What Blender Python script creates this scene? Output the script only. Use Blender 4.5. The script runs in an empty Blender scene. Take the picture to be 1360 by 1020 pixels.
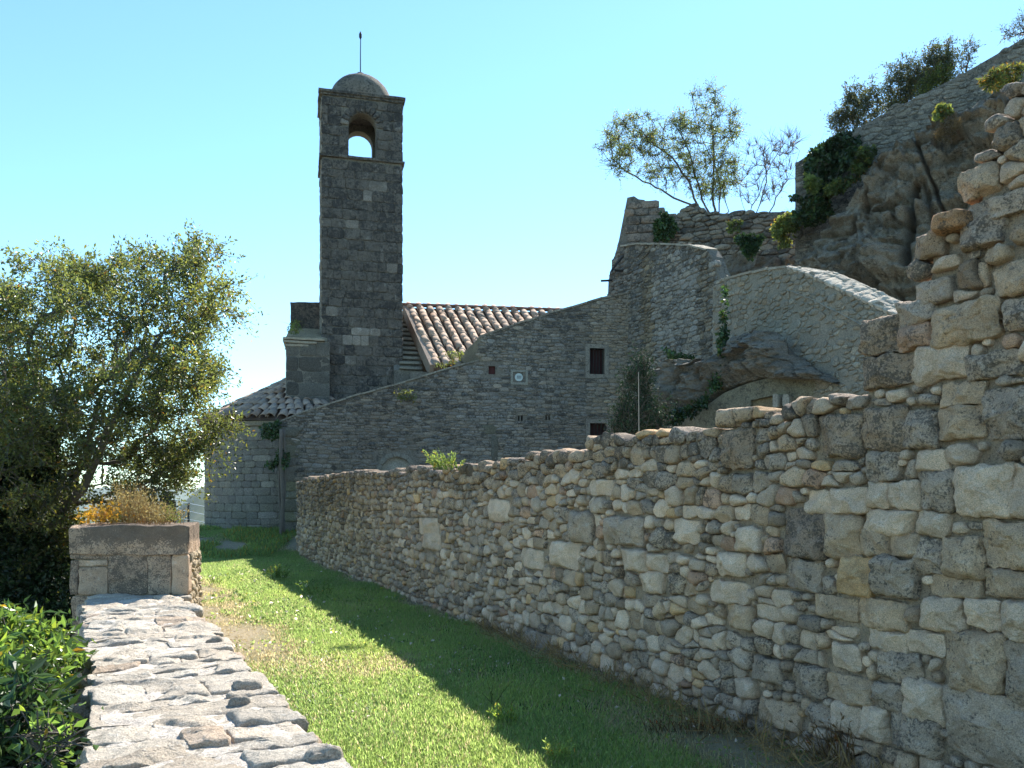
import bpy, math, random
import numpy as np
from mathutils import Vector
from mathutils.geometry import tessellate_polygon

HAZE = True
random.seed(7)
rng = np.random.default_rng(7)
R = math.radians
SC = bpy.context.scene
COL = SC.collection

# ------------------------------------------------------------------ camera, sky, sun, exposure
EZ = 1.65            # eye height above the lawn
F = 1100.0           # focal length in pixels of the 1360 px wide photograph
HOR = 655.0          # horizon row
cam_d = bpy.data.cameras.new('camera')
cam = bpy.data.objects.new('camera', cam_d)
COL.objects.link(cam)
cam.location = (0, 0, EZ)
cam.rotation_euler = (R(90), 0, 0)
cam_d.sensor_width = 36
cam_d.lens = 36 * F / 1360
cam_d.shift_y = (HOR - 510) / 1360
cam_d.clip_start = 0.05
cam_d.clip_end = 30000
SC.camera = cam

SUN_AZ, SUN_EL = 22.0, 43.0       # degrees right of the view axis, above the horizon
world = bpy.data.worlds.new('World')
SC.world = world
world.use_nodes = True
wn, wl = world.node_tree.nodes, world.node_tree.links
wn.clear()
sky = wn.new('ShaderNodeTexSky')
sky.sky_type = 'NISHITA'
sky.sun_disc = False
sky.sun_elevation = R(SUN_EL)
sky.sun_rotation = R(SUN_AZ)
sky.altitude = 600
sky.air_density = 1.0
sky.dust_density = 0.06
sky.ozone_density = 1.0
bg = wn.new('ShaderNodeBackground')
bg.inputs['Strength'].default_value = 0.125
tintw = wn.new('ShaderNodeMix'); tintw.data_type = 'RGBA'; tintw.blend_type = 'MULTIPLY'
tintw.inputs['Factor'].default_value = 1.0
tintw.inputs[7].default_value = (0.72, 0.955, 1.0, 1)
wo = wn.new('ShaderNodeOutputWorld')
wl.new(sky.outputs['Color'], tintw.inputs[6])
wl.new(tintw.outputs[2], bg.inputs['Color'])
wl.new(bg.outputs['Background'], wo.inputs['Surface'])

sun_d = bpy.data.lights.new('sun', 'SUN')
sun_d.energy = 5.0
sun_d.angle = R(0.53)
sun_d.color = (1.0, 0.95, 0.87)
sun = bpy.data.objects.new('sun', sun_d)
COL.objects.link(sun)
_sd = Vector((math.sin(R(SUN_AZ)) * math.cos(R(SUN_EL)), math.cos(R(SUN_AZ)) * math.cos(R(SUN_EL)), math.sin(R(SUN_EL))))
sun.rotation_euler = _sd.to_track_quat('Z', 'Y').to_euler()
sun.location = (10, 40, 50)

SC.view_settings.view_transform = 'Standard'
SC.view_settings.look = 'None'
SC.view_settings.exposure = 1.27
SC.view_settings.gamma = 1.0
SC.view_settings.use_curve_mapping = False
SC.render.engine = 'CYCLES'
SC.cycles.use_denoising = True
SC.cycles.max_bounces = 8
SC.cycles.diffuse_bounces = 4
SC.cycles.transparent_max_bounces = 6

# ------------------------------------------------------------------ numpy noise
def _h(ix, iy, iz, seed):
    n = (ix * 374761393 + iy * 668265263 + iz * 2147483647 + seed * 144269504) & 0xffffffff
    n = ((n ^ (n >> 13)) * 1274126177) & 0xffffffff
    n = ((n ^ (n >> 16)) * 2246822519) & 0xffffffff
    return ((n ^ (n >> 15)) & 0xffffff) / 8388607.5 - 1.0

def vnoise(P, seed=0):
    P = np.asarray(P, dtype=np.float64)
    i = np.floor(P).astype(np.int64)
    f = P - i
    f = f * f * (3 - 2 * f)
    r = 0
    for dx in (0, 1):
        wx = f[..., 0] if dx else 1 - f[..., 0]
        for dy in (0, 1):
            wy = f[..., 1] if dy else 1 - f[..., 1]
            for dz in (0, 1):
                wz = f[..., 2] if dz else 1 - f[..., 2]
                r = r + wx * wy * wz * _h(i[..., 0] + dx, i[..., 1] + dy, i[..., 2] + dz, seed)
    return r

def cells3(P, seed=0):
    """random value of the nearest jittered grid point, for broken rock faces"""
    P = np.asarray(P, float); b = np.floor(P).astype(np.int64)
    best = np.full(P.shape[:-1], 1e9); val = np.zeros(P.shape[:-1])
    for dx in (-1, 0, 1):
        for dy in (-1, 0, 1):
            for dz in (-1, 0, 1):
                c = b + np.array([dx, dy, dz])
                j = np.stack([_h(c[..., 0], c[..., 1], c[..., 2], seed + k) * .42 + .5 for k in (1, 2, 3)], -1)
                d = ((c + j - P) ** 2).sum(-1); v = _h(c[..., 0], c[..., 1], c[..., 2], seed + 9)
                sl = ((P - c - j) * np.stack([_h(c[..., 0], c[..., 1], c[..., 2], seed + k) for k in (11, 12, 13)], -1)).sum(-1)
                m = d < best; best = np.where(m, d, best); val = np.where(m, v + .9 * sl, val)
    return val

def fbm(P, seed=0, octaves=4, gain=0.5):
    P = np.asarray(P, dtype=np.float64)
    a, s, out = 1.0, 0.0, 0
    for k in range(octaves):
        out = out + a * vnoise(P * (2.03 ** k) + 17.3 * k, seed + k)
        s += a
        a *= gain
    return out / s

# ------------------------------------------------------------------ object helpers
WORLD_OF = {}
def tag(o, label=None, cat=None, group=None, kind=None):
    if label: o['label'] = label
    if cat: o['category'] = cat
    if group: o['group'] = group
    if kind: o['kind'] = kind
    return o

def thing(name, label, cat, loc=(0, 0, 0), group=None, kind=None):
    o = bpy.data.objects.new(name, None)
    COL.objects.link(o)
    o.location = loc
    o.empty_display_size = 0.2
    WORLD_OF[o.name] = np.array(loc, dtype=float)
    return tag(o, label, cat, group, kind or 'thing')

def new_mesh(name, V, faces, mat, tint=None, smooth=False):
    """faces: list of int arrays (M,k)."""
    V = np.ascontiguousarray(V, dtype=np.float32)
    me = bpy.data.meshes.new(name)
    me.vertices.add(len(V))
    me.vertices.foreach_set('co', V.ravel())
    fs = [np.asarray(f, dtype=np.int32) for f in faces if len(f)]
    nl = sum(f.size for f in fs); nf = sum(len(f) for f in fs)
    me.loops.add(nl)
    me.loops.foreach_set('vertex_index', np.concatenate([f.ravel() for f in fs]))
    me.polygons.add(nf)
    tot = np.concatenate([np.full(len(f), f.shape[1], dtype=np.int32) for f in fs])
    start = np.concatenate([[0], np.cumsum(tot)[:-1]]).astype(np.int32)
    me.polygons.foreach_set('loop_start', start)
    me.polygons.foreach_set('use_smooth', np.full(nf, bool(smooth)))
    if tint is not None:
        at = me.color_attributes.new(name='Tint', type='FLOAT_COLOR', domain='POINT')
        tint = np.asarray(tint, dtype=np.float32)
        if tint.ndim == 1: tint = np.tile(tint, (len(V), 1))
        if tint.shape[1] == 3: tint = np.hstack([tint, np.zeros((len(tint), 1), np.float32)])
        at.data.foreach_set('color', np.ascontiguousarray(tint).ravel())
    if mat: me.materials.append(mat)
    me.update(calc_edges=True)
    me.validate()
    return me

def mk(name, V, faces, mat, parent=None, tint=None, smooth=False, kind=None, own_origin=True, label=None):
    V = np.asarray(V, dtype=np.float64).reshape(-1, 3)
    if tint is None: tint = np.array([1, 1, 1, 0.0])
    c = V.mean(axis=0) if own_origin else np.zeros(3)
    if own_origin: c = np.array([c[0], c[1], V[:, 2].min()])
    me = new_mesh(name, V - c, faces, mat, tint, smooth)
    o = bpy.data.objects.new(name, me)
    COL.objects.link(o)
    WORLD_OF[o.name] = c
    if parent is not None:
        o.parent = parent
        o.location = c - WORLD_OF[parent.name]
    else:
        o.location = c
    if kind: o['kind'] = kind
    if label: o['label'] = label
    return o

class Bag:
    """collects verts and faces for one mesh"""
    def __init__(s): s.V = []; s.F3 = []; s.F4 = []; s.T = []; s.n = 0
    def add(s, V, F3=None, F4=None, tint=(1, 1, 1, 0)):
        V = np.asarray(V, dtype=float).reshape(-1, 3)
        t = np.asarray(tint, dtype=float)
        if t.ndim == 1: t = np.tile(t, (len(V), 1))
        s.V.append(V); s.T.append(t)
        if F3 is not None and len(F3): s.F3.append(np.asarray(F3, dtype=np.int64) + s.n)
        if F4 is not None and len(F4): s.F4.append(np.asarray(F4, dtype=np.int64) + s.n)
        s.n += len(V)
        return s
    def build(s, name, mat, parent=None, smooth=False, kind=None, label=None):
        fs = []
        if s.F3: fs.append(np.concatenate(s.F3))
        if s.F4: fs.append(np.concatenate(s.F4))
        return mk(name, np.concatenate(s.V), fs, mat, parent, np.concatenate(s.T), smooth, kind, label=label)

BOXF = [(0, 3, 2, 1), (4, 5, 6, 7), (0, 1, 5, 4), (1, 2, 6, 5), (2, 3, 7, 6), (3, 0, 4, 7)]
def box_pts(c, hx, hy, hz, ax=(1, 0, 0), ay=(0, 1, 0), az=(0, 0, 1)):
    c, ax, ay, az = [np.asarray(q, float) for q in (c, ax, ay, az)]
    return np.array([c + sx * hx * ax + sy * hy * ay + sz * hz * az
                     for sz in (-1, 1) for sx, sy in ((-1, -1), (1, -1), (1, 1), (-1, 1))])

def tube(bag, pts, radii, n=6, tint=(1, 1, 1, 0), cap=True):
    pts = np.asarray(pts, float); radii = np.asarray(radii, float)
    d = np.gradient(pts, axis=0)
    d /= np.linalg.norm(d, axis=1)[:, None] + 1e-9
    ref = np.array([0.31, 0.17, 0.93])
    u = np.cross(d, ref); u /= np.linalg.norm(u, axis=1)[:, None] + 1e-9
    v = np.cross(d, u)
    a = np.arange(n) * 2 * math.pi / n
    ring = pts[:, None, :] + radii[:, None, None] * (np.cos(a)[None, :, None] * u[:, None, :] + np.sin(a)[None, :, None] * v[:, None, :])
    m = len(pts)
    V = ring.reshape(-1, 3)
    i, j = np.meshgrid(np.arange(m - 1), np.arange(n), indexing='ij')
    i, j = i.ravel(), j.ravel(); k = (j + 1) % n
    F4 = np.stack([i * n + j, i * n + k, (i + 1) * n + k, (i + 1) * n + j], 1)
    F3 = []
    if cap:
        V = np.vstack([V, pts[0], pts[-1]])
        for q in range(n):
            F3.append((m * n, (q + 1) % n, q)); F3.append((m * n + 1, (m - 1) * n + q, (m - 1) * n + (q + 1) % n))
    bag.add(V, F3, F4, tint)

# pixel of the photograph + distance along the view axis -> point in the world
def P(u, v, D): return np.array([(u - 680) / F * D, D, EZ + (HOR - v) / F * D])

class Plane:
    def __init__(s, p0, p1):
        s.o = np.array([p0[0], p0[1]], float)
        d = np.array([p1[0] - p0[0], p1[1] - p0[1]], float)
        s.L = np.linalg.norm(d); s.d = d / s.L
        n = np.array([s.d[1], -s.d[0]])
        if n @ s.o > 0: n = -n
        s.n = n
    def sz(s, u, v):
        k = (u - 680) / F
        t = (k * s.o[1] - s.o[0]) / (s.d[0] - k * s.d[1])
        D = s.o[1] + s.d[1] * t
        return (t, EZ + (HOR - v) / F * D)
    def poly(s, pts): return [s.sz(*p) for p in pts]
    def w(s, S, Z, H=0):
        S, Z = np.asarray(S, float), np.asarray(Z, float); H = np.asarray(H, float) + np.zeros_like(S)
        return np.stack([s.o[0] + s.d[0] * S + s.n[0] * H, s.o[1] + s.d[1] * S + s.n[1] * H, Z], -1)
def plane_px(u0, D0, u1, D1): return Plane(((u0 - 680) / F * D0, D0), ((u1 - 680) / F * D1, D1))

class Cyl:
    def __init__(s, cx, cy, r): s.c = (cx, cy); s.r = r
    def w(s, S, Z, H=0):
        S, Z = np.asarray(S, float), np.asarray(Z, float)
        a = S / s.r; r = s.r + np.asarray(H, float)
        return np.stack([s.c[0] + r * np.sin(a), s.c[1] - r * np.cos(a), Z], -1)

class Flat:
    """horizontal surface: s along direction d, z across, H up"""
    def __init__(s, o, d, z0): s.o = np.array(o, float); s.d = np.array(d, float) / np.linalg.norm(d); s.a = np.array([s.d[1], -s.d[0]]); s.z0 = z0
    def w(s, S, Z, H=0):
        S, Z = np.asarray(S, float), np.asarray(Z, float); H = np.asarray(H, float) + np.zeros_like(S)
        return np.stack([s.o[0] + s.d[0] * S + s.a[0] * Z, s.o[1] + s.d[1] * S + s.a[1] * Z, s.z0 + H], -1)

def inside(poly, x, y):
    poly = np.asarray(poly, float); x = np.asarray(x, float); y = np.asarray(y, float)
    r = np.zeros(x.shape, bool); n = len(poly)
    for i in range(n):
        x0, y0 = poly[i]; x1, y1 = poly[(i + 1) % n]
        if y0 == y1: continue
        c = ((y0 > y) != (y1 > y)) & (x < (x1 - x0) * (y - y0) / (y1 - y0) + x0)
        r ^= c
    return r

def prism(bag, surf, poly, thick, h=0.0, holes=(), tint=(1, 1, 1, 0)):
    """solid slab whose front is poly (with holes) at height h, going back by thick"""
    loops = [list(poly)] + [list(q) for q in holes]
    flat = [p for l in loops for p in l]
    tri = tessellate_polygon([[Vector((p[0], p[1], 0)) for p in l] for l in loops])
    A = np.array(flat, float); n = len(A)
    V = np.vstack([surf.w(A[:, 0], A[:, 1], h), surf.w(A[:, 0], A[:, 1], h - thick)])
    F3 = []
    for t in tri:
        F3.append(t); F3.append((t[0] + n, t[2] + n, t[1] + n))
    F4 = []; k = 0
    for l in loops:
        m = len(l)
        for i in range(m): F4.append((k + i, k + (i + 1) % m, k + (i + 1) % m + n, k + i + n))
        k += m
    bag.add(V, F3, F4, tint)

def area_sign(poly):
    p = np.asarray(poly); x, y = p[:, 0], p[:, 1]
    return 0.5 * np.sum(x * np.roll(y, -1) - y * np.roll(x, -1))

# ------------------------------------------------------------------ masonry
def clip(poly, a, b, c):
    """keep a*x+b*y<=c"""
    out = []; n = len(poly)
    for i in range(n):
        p, q = poly[i], poly[(i + 1) % n]
        dp, dq = a * p[0] + b * p[1] - c, a * q[0] + b * q[1] - c
        if dp <= 0: out.append(p)
        if (dp < 0 < dq) or (dq < 0 < dp):
            t = dp / (dp - dq); out.append((p[0] + t * (q[0] - p[0]), p[1] + t * (q[1] - p[1])))
    return out

def rubble_cells(outline, size_at, aspect=1.4, jitter=0.33, weight=0.22, obst=(), holes=(), seed=1, keep_clip=True):
    """power diagram of sites laid in wavy courses; size_at(s,z) -> mean stone height"""
    rr = random.Random(seed)
    ol = np.asarray(outline, float)
    s0, s1, z0, z1 = ol[:, 0].min(), ol[:, 0].max(), ol[:, 1].min(), ol[:, 1].max()
    sites = []
    z = z0
    while z < z1 + 0.15:
        hh = size_at(0.5 * (s0 + s1), z)[0] if isinstance(size_at(0, z), tuple) else size_at(0.5 * (s0 + s1), z)
        rowh = hh * rr.uniform(0.78, 1.22)
        s = s0 - rr.uniform(0, hh)
        while s < s1 + hh:
            loc = size_at(s, z)
            w = loc * aspect * rr.uniform(0.55, 1.6)
            zz = z + rowh * 0.5 + rr.uniform(-jitter, jitter) * rowh + 0.25 * hh * math.sin(s * 1.3 + z)
            if rr.random() < 0.22 and w > loc:      # two small ones on top of each other
                sites.append((s + w / 2, zz - rowh * 0.27, -(0.05 * loc) ** 2)); sites.append((s + w / 2 + rr.uniform(-.2, .2) * w, zz + rowh * 0.27, -(0.05 * loc) ** 2))
            else:
                sites.append((s + w / 2, zz, rr.uniform(-weight, weight) * loc * loc * 0.6))
            s += w
        z += rowh
    S = np.array(sites)
    ak = aspect * 1.3
    keep = inside(outline, S[:, 0], S[:, 1])
    for h_ in holes: keep &= ~inside(h_, S[:, 0], S[:, 1])
    ob = [(min(p[0] for p in q), min(p[1] for p in q), max(p[0] for p in q), max(p[1] for p in q)) for q in obst]
    for (a, b, c, d) in ob:
        keep &= ~((S[:, 0] > a - .012) & (S[:, 0] < c + .012) & (S[:, 1] > b - .012) & (S[:, 1] < d + .012))
    S[:, 0] /= ak; S[:, 2] *= .6
    ob = [(a / ak, b, c / ak, d) for (a, b, c, d) in ob]
    s0, s1 = s0 / ak, s1 / ak
    osize = size_at
    size_at = lambda s, z: osize(s * ak, z)
    allS = S
    out = []
    big = max(size_at(s0, z0), size_at(s1, z0), size_at(s1, z1))
    cell = big * 1.3
    grid = {}
    for i, (x, y, w) in enumerate(allS): grid.setdefault((int(x // cell), int(y // cell)), []).append(i)
    idx = np.nonzero(keep)[0]
    for i in idx:
        x, y, w = allS[i]
        gx, gy = int(x // cell), int(y // cell)
        L = size_at(x, y) * 1.7
        poly = [(x - L, y - L), (x + L, y - L), (x + L, y + L), (x - L, y + L)]
        nb = [j for a in (-1, 0, 1) for b in (-1, 0, 1) for j in grid.get((gx + a, gy + b), ()) if j != i]
        nb.sort(key=lambda j: (allS[j][0] - x) ** 2 + (allS[j][1] - y) ** 2)
        for j in nb[:26]:
            X, Y, W = allS[j]
            poly = clip(poly, 2 * (X - x), 2 * (Y - y), X * X + Y * Y - x * x - y * y - W + w)
            if len(poly) < 3: break
        if len(poly) < 3: continue
        if keep_clip:
            poly = clip(clip(poly, -1, 0, -s0), 1, 0, s1)
            if len(poly) < 3: continue
        for (a, b, c, d) in ob:
            if x < a - L or x > c + L or y < b - L or y > d + L: continue
            ds = (a - x, x - c, b - y, y - d); k = ds.index(max(ds))
            if k == 0: poly = clip(poly, 1, 0, a)
            elif k == 1: poly = clip(poly, -1, 0, -c)
            elif k == 2: poly = clip(poly, 0, 1, b)
            else: poly = clip(poly, 0, -1, -d)
            if len(poly) < 3: break
        if len(poly) < 3: continue
        if abs(area_sign(poly)) < (0.2 * size_at(x, y)) ** 2: continue
        out.append([(q[0] * ak, q[1]) for q in poly])
    return out

def ashlar_cells(s0, s1, zs, wmin, wmax, seed=1, holes=()):
    rr = random.Random(seed); out = []
    for k in range(len(zs) - 1):
        s = s0
        first = True
        while s < s1 - 0.02:
            w = rr.uniform(wmin, wmax) * (rr.uniform(.5, .8) if first else 1); first = False
            e = s + w
            if s1 - e < wmin * 0.6: e = s1
            e = min(e, s1)
            cx, cz = (s + e) / 2, (zs[k] + zs[k + 1]) / 2
            if not any(inside(h, [cx], [cz])[0] for h in holes):
                out.append([(s, zs[k]), (e, zs[k]), (e, zs[k + 1]), (s, zs[k + 1])])
            s = e
    return out

def courses(z0, z1, h, var, seed=1):
    rr = random.Random(seed); zs = [z0]
    while zs[-1] < z1 - 1e-6:
        n = zs[-1] + h * rr.uniform(1 - var, 1 + var)
        if z1 - n < h * 0.55: n = z1
        zs.append(n)
    return zs

def pixsize(surf, poly):
    p = np.asarray(poly); w = surf.w(p[:, 0], p[:, 1])
    D = max(w[:, 1].mean(), 0.6)
    u = 680 + w[:, 0] / np.maximum(w[:, 1], .3) * F; v = HOR - (w[:, 2] - EZ) / np.maximum(w[:, 1], .3) * F
    if u.max() < -20 or u.min() > 1390 or v.max() < -20 or v.min() > 1050: return 0.0
    return math.sqrt(max((u.max() - u.min()), 0) * max(v.max() - v.min(), 0))

def stones(parent, surf, cells, mat, name='stone', gap=0.008, H=0.04, Hvar=0.5, back=0.1, p=9, rough=0.010, freq=9,
           tint_fn=None, maxparts=300, lod=None, dome=4.0, tilt=0.12, spec=None, seed=3, stuff_name=None, hole_back=None, chop=0.5):
    """spec: optional list (same length) of dicts overriding H, p, tint, back per stone"""
    rr = random.Random(seed)
    items = []
    for ci, poly in enumerate(cells):
        px = pixsize(surf, poly)
        sp = spec[ci] if spec else {}
        if lod: n, m = lod
        elif px > 70: n, m = 96, 22
        elif px > 45: n, m = 64, 16
        elif px > 34: n, m = 40, 10
        elif px > 20: n, m = 26, 7
        elif px > 10: n, m = 16, 5
        else: n, m = 10, 3
        q = np.asarray(poly, float)
        if area_sign(q) < 0: q = q[::-1]
        c = q.mean(axis=0)
        e = np.roll(q, -1, axis=0) - q
        nn = np.stack([e[:, 1], -e[:, 0]], 1)
        ln = np.linalg.norm(nn, axis=1); ok = ln > 1e-5
        nn = nn[ok] / ln[ok][:, None]
        g = sp.get('gap', gap)
        d = np.maximum(((q[ok] - c) * nn).sum(1) - g, 0.006)
        a = (np.arange(n) + rr.random()) * 2 * math.pi / n
        ext = q.max(axis=0) - q.min(axis=0)
        dr = np.stack([np.cos(a) * ext[0], np.sin(a) * ext[1]], 1); dr /= np.linalg.norm(dr, axis=1)[:, None]
        pp = sp.get('p', p * rr.uniform(.75, 1.4))
        x = np.maximum(dr @ nn.T, 0) / d[None, :]
        r = (x ** pp).sum(1) ** (-1 / pp)
        size = min(ext)
        Hh = sp.get('H', min(H, size * 0.55) * rr.uniform(1 - Hvar, 1 + Hvar))
        Hh = max(Hh, 0.004)
        if m <= 3: ts = [1, .84, 0]
        elif m <= 5: ts = [1, .96, .82, .5, 0]
        elif m <= 7: ts = [1, .985, .93, .82, .6, .3, 0]
        elif m <= 10: ts = [1, .99, .96, .9, .8, .66, .5, .33, .17, 0]
        elif m > 16: ts = [1, .996, .988, .975, .958, .936, .91, .88, .845, .805, .76, .71, .655, .595, .53, .46, .39, .315, .24, .16, .08, 0]
        else: ts = [1, .992, .975, .945, .9, .84, .77, .68, .58, .47, .36, .25, .13, 0]
        ts = np.array(ts)
        q_ = dome * rr.uniform(.8, 1.3)
        hs = Hh * (1 - ts ** q_) ** 0.5
        bk_ = sp.get('back', back)
        if bk_ > .15 and px > 12:
            sr = [.70, .86, .95, 1.0]; sh_ = [-bk_, -bk_ * .82, -bk_ * .5, -bk_ * .22]
        else: sr = [1.0]; sh_ = [-bk_]
        rings = np.concatenate([sr, ts[:-1]])
        heights = np.concatenate([sh_, hs[:-1]])
        L = c[None, None, :] + rings[:, None, None] * (r[:, None] * dr)[None, :, :]
        Hm = np.repeat(heights[:, None], n, 1)
        tx, tz = rr.uniform(-tilt, tilt), rr.uniform(-tilt * 1.2, tilt * .8)
        off = L - c
        tl = (off[..., 0] * tx + off[..., 1] * tz); tl[:len(sr)] = 0; tl *= (1 - rings[:, None] ** 6)
        Hm = Hm + tl
        for _ in range(3):      # broken faces
            if rr.random() < chop:
                b = rr.uniform(0, 2 * math.pi); k = rr.uniform(0.2, 0.7)
                pl = Hh * rr.uniform(.75, 1.1) - (off[..., 0] * math.cos(b) + off[..., 1] * math.sin(b)) * k + size * .12 * k
                Hm[len(sr):] = np.minimum(Hm[len(sr):], np.maximum(pl[len(sr):], 0.0))
        S = np.concatenate([L[..., 0].ravel(), [c[0]]]); Z = np.concatenate([L[..., 1].ravel(), [c[1]]])
        HH = np.concatenate([Hm.ravel(), [Hh]])
        k = len(rings)
        amp = np.concatenate([np.repeat(np.concatenate([np.full(len(sr), .3 if len(sr) == 1 else 1.6), np.full(k - len(sr), 1.0)]), n), [1.0]])
        rg = sp.get('rough', rough)
        W = surf.w(S, Z, HH)
        i, j = np.meshgrid(np.arange(k - 1), np.arange(n), indexing='ij'); i, j = i.ravel(), j.ravel(); j2 = (j + 1) % n
        F4 = np.stack([i * n + j, i * n + j2, (i + 1) * n + j2, (i + 1) * n + j], 1)
        jj = np.arange(n)
        F3 = np.stack([(k - 1) * n + jj, (k - 1) * n + (jj + 1) % n, np.full(n, k * n)], 1)
        t = sp.get('tint')
        if t is None: t = tint_fn(c[0], c[1], rr) if tint_fn else (1, 1, 1, 0)
        items.append([px, W, F3, F4, np.asarray(t, float), amp * min(rg, size * 0.12) if not sp.get('raw') else amp * rg])
    if not items: return
    # one noise pass for the whole wall
    allW = np.concatenate([it[1] for it in items]); amp = np.concatenate([it[5] for it in items])
    idn = np.repeat(np.arange(len(items)), [len(it[1]) for it in items]) * 3.7
    Q = allW * freq + idn[:, None]
    dsp = np.stack([fbm(Q + 31 * k, seed + 11 * k, 5, 0.62) for k in range(3)], -1)
    allW = allW + dsp * amp[:, None] * 1.6
    pos = 0
    for it in items:
        it[1] = allW[pos:pos + len(it[1])]; pos += len(it[1])
    order = sorted(range(len(items)), key=lambda i: -items[i][0])
    rest = Bag(); nrest = 0; made = 0
    for k in order:
        px, W, F3, F4, t, _ = items[k]
        if made < maxparts and px > 7.0:
            mk(name, W, [F3, F4], mat, parent, t, smooth=True); made += 1
        else:
            rest.add(W, F3, F4, t); nrest += 1
    if nrest: rest.build(stuff_name or 'small_' + name + 's', mat, parent, smooth=True, kind='stuff')

# ------------------------------------------------------------------ materials
def nt(name):
    m = bpy.data.materials.new(name); m.use_nodes = True
    n, l = m.node_tree.nodes, m.node_tree.links
    n.clear()
    out = n.new('ShaderNodeOutputMaterial'); b = n.new('ShaderNodeBsdfPrincipled')
    l.new(b.outputs[0], out.inputs[0])
    return m, n, l, b, out

def mixc(n, l, a, b, f, mode='MIX'):
    x = n.new('ShaderNodeMix'); x.data_type = 'RGBA'; x.blend_type = mode
    for s, v in ((6, a), (7, b), (0, f)):
        if isinstance(v, (tuple, list)): x.inputs[s].default_value = (*v[:3], 1)
        elif isinstance(v, (int, float)): x.inputs[s].default_value = v
        else: l.new(v, x.inputs[s])
    return x.outputs[2]

def noise(n, l, vec, scale, detail=6, rough=.6, dist=0.0):
    x = n.new('ShaderNodeTexNoise'); x.inputs['Scale'].default_value = scale; x.inputs['Detail'].default_value = detail
    x.inputs['Roughness'].default_value = rough; x.inputs['Distortion'].default_value = dist
    l.new(vec, x.inputs['Vector']); return x.outputs['Fac']

def ramp(n, l, f, lo, hi, a=0.0, b=1.0):
    x = n.new('ShaderNodeMapRange'); x.inputs[1].default_value = lo; x.inputs[2].default_value = hi
    x.inputs[3].default_value = a; x.inputs[4].default_value = b; l.new(f, x.inputs[0]); return x.outputs[0]

def math_(n, l, op, a, b):
    x = n.new('ShaderNodeMath'); x.operation = op
    for i, v in enumerate((a, b)):
        if isinstance(v, (int, float)): x.inputs[i].default_value = v
        else: l.new(v, x.inputs[i])
    return x.outputs[0]

def stone_mat(name, c1, c2, dark=(.045, .043, .04), pale=(.55, .52, .46), s1=3.0, fine=70, bump=.5, dark_lo=.56, dark_hi=.66,
              dark_amt=.75, pale_amt=.35, bumpdist=.01, strat=0.0, ochre=(.36, .22, .09), ochre_amt=.15):
    m, n, l, b, out = nt(name)
    geo = n.new('ShaderNodeNewGeometry'); pos = geo.outputs['Position']
    at = n.new('ShaderNodeAttribute'); at.attribute_name = 'Tint'
    oi = n.new('ShaderNodeObjectInfo')
    vadd = n.new('ShaderNodeVectorMath'); vadd.operation = 'MULTIPLY_ADD'
    l.new(at.outputs['Color'], vadd.inputs[0]); vadd.inputs[1].default_value = (7.3, 3.1, 5.7); l.new(pos, vadd.inputs[2])
    v = vadd.outputs[0]
    if strat:
        mp = n.new('ShaderNodeMapping'); mp.inputs['Scale'].default_value = (1, 1, strat); l.new(v, mp.inputs['Vector']); v = mp.outputs[0]
    n1 = noise(n, l, v, s1, 8, .68)
    c = mixc(n, l, c1, c2, ramp(n, l, n1, .35, .65))
    n2 = noise(n, l, v, s1 * 5, 6, .7)
    c = mixc(n, l, c, ochre, ramp(n, l, n2, .55, .75, 0, ochre_amt))
    n3 = noise(n, l, v, s1 * 2.3, 10, .75, .4)
    c = mixc(n, l, c, pale, ramp(n, l, n3, .55, .68, 0, pale_amt))
    c = mixc(n, l, c, at.outputs['Color'], 1.0, 'MULTIPLY')
    # dark lichen, more of it where the Tint alpha asks for it; grows in speckles
    n4 = noise(n, l, v, s1 * 1.6, 10, .78, .2)
    n5 = noise(n, l, v, fine * .9, 3, .6)
    sp = math_(n, l, 'ADD', n4, math_(n, l, 'MULTIPLY', math_(n, l, 'SUBTRACT', n5, .5), .75))
    sh = math_(n, l, 'MULTIPLY', at.outputs['Alpha'], .22)
    sp = math_(n, l, 'ADD', sp, sh)
    c = mixc(n, l, c, dark, ramp(n, l, sp, dark_lo, dark_hi, 0, dark_amt))
    # white lichen dots
    n6 = noise(n, l, v, fine * .45, 4, .7)
    c = mixc(n, l, c, (.5, .49, .46), ramp(n, l, n6, .66, .74, 0, .5))
    # fine grain in colour
    n7 = noise(n, l, v, fine * 2.2, 4, .7)
    c = mixc(n, l, c, (.0, .0, .0), ramp(n, l, n7, .60, .35, 0, .5))
    l.new(c, b.inputs['Base Color'])
    b.inputs['Roughness'].default_value = .93
    b.inputs['Specular IOR Level'].default_value = .2
    h = math_(n, l, 'ADD', math_(n, l, 'MULTIPLY', n3, 1.0), math_(n, l, 'MULTIPLY', n7, .22))
    h = math_(n, l, 'ADD', h, math_(n, l, 'MULTIPLY', noise(n, l, v, fine * .7, 6, .7), .5))
    bp = n.new('ShaderNodeBump'); bp.inputs['Strength'].default_value = bump; bp.inputs['Distance'].default_value = bumpdist
    l.new(h, bp.inputs['Height']); l.new(bp.outputs[0], b.inputs['Normal'])
    return m

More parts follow.
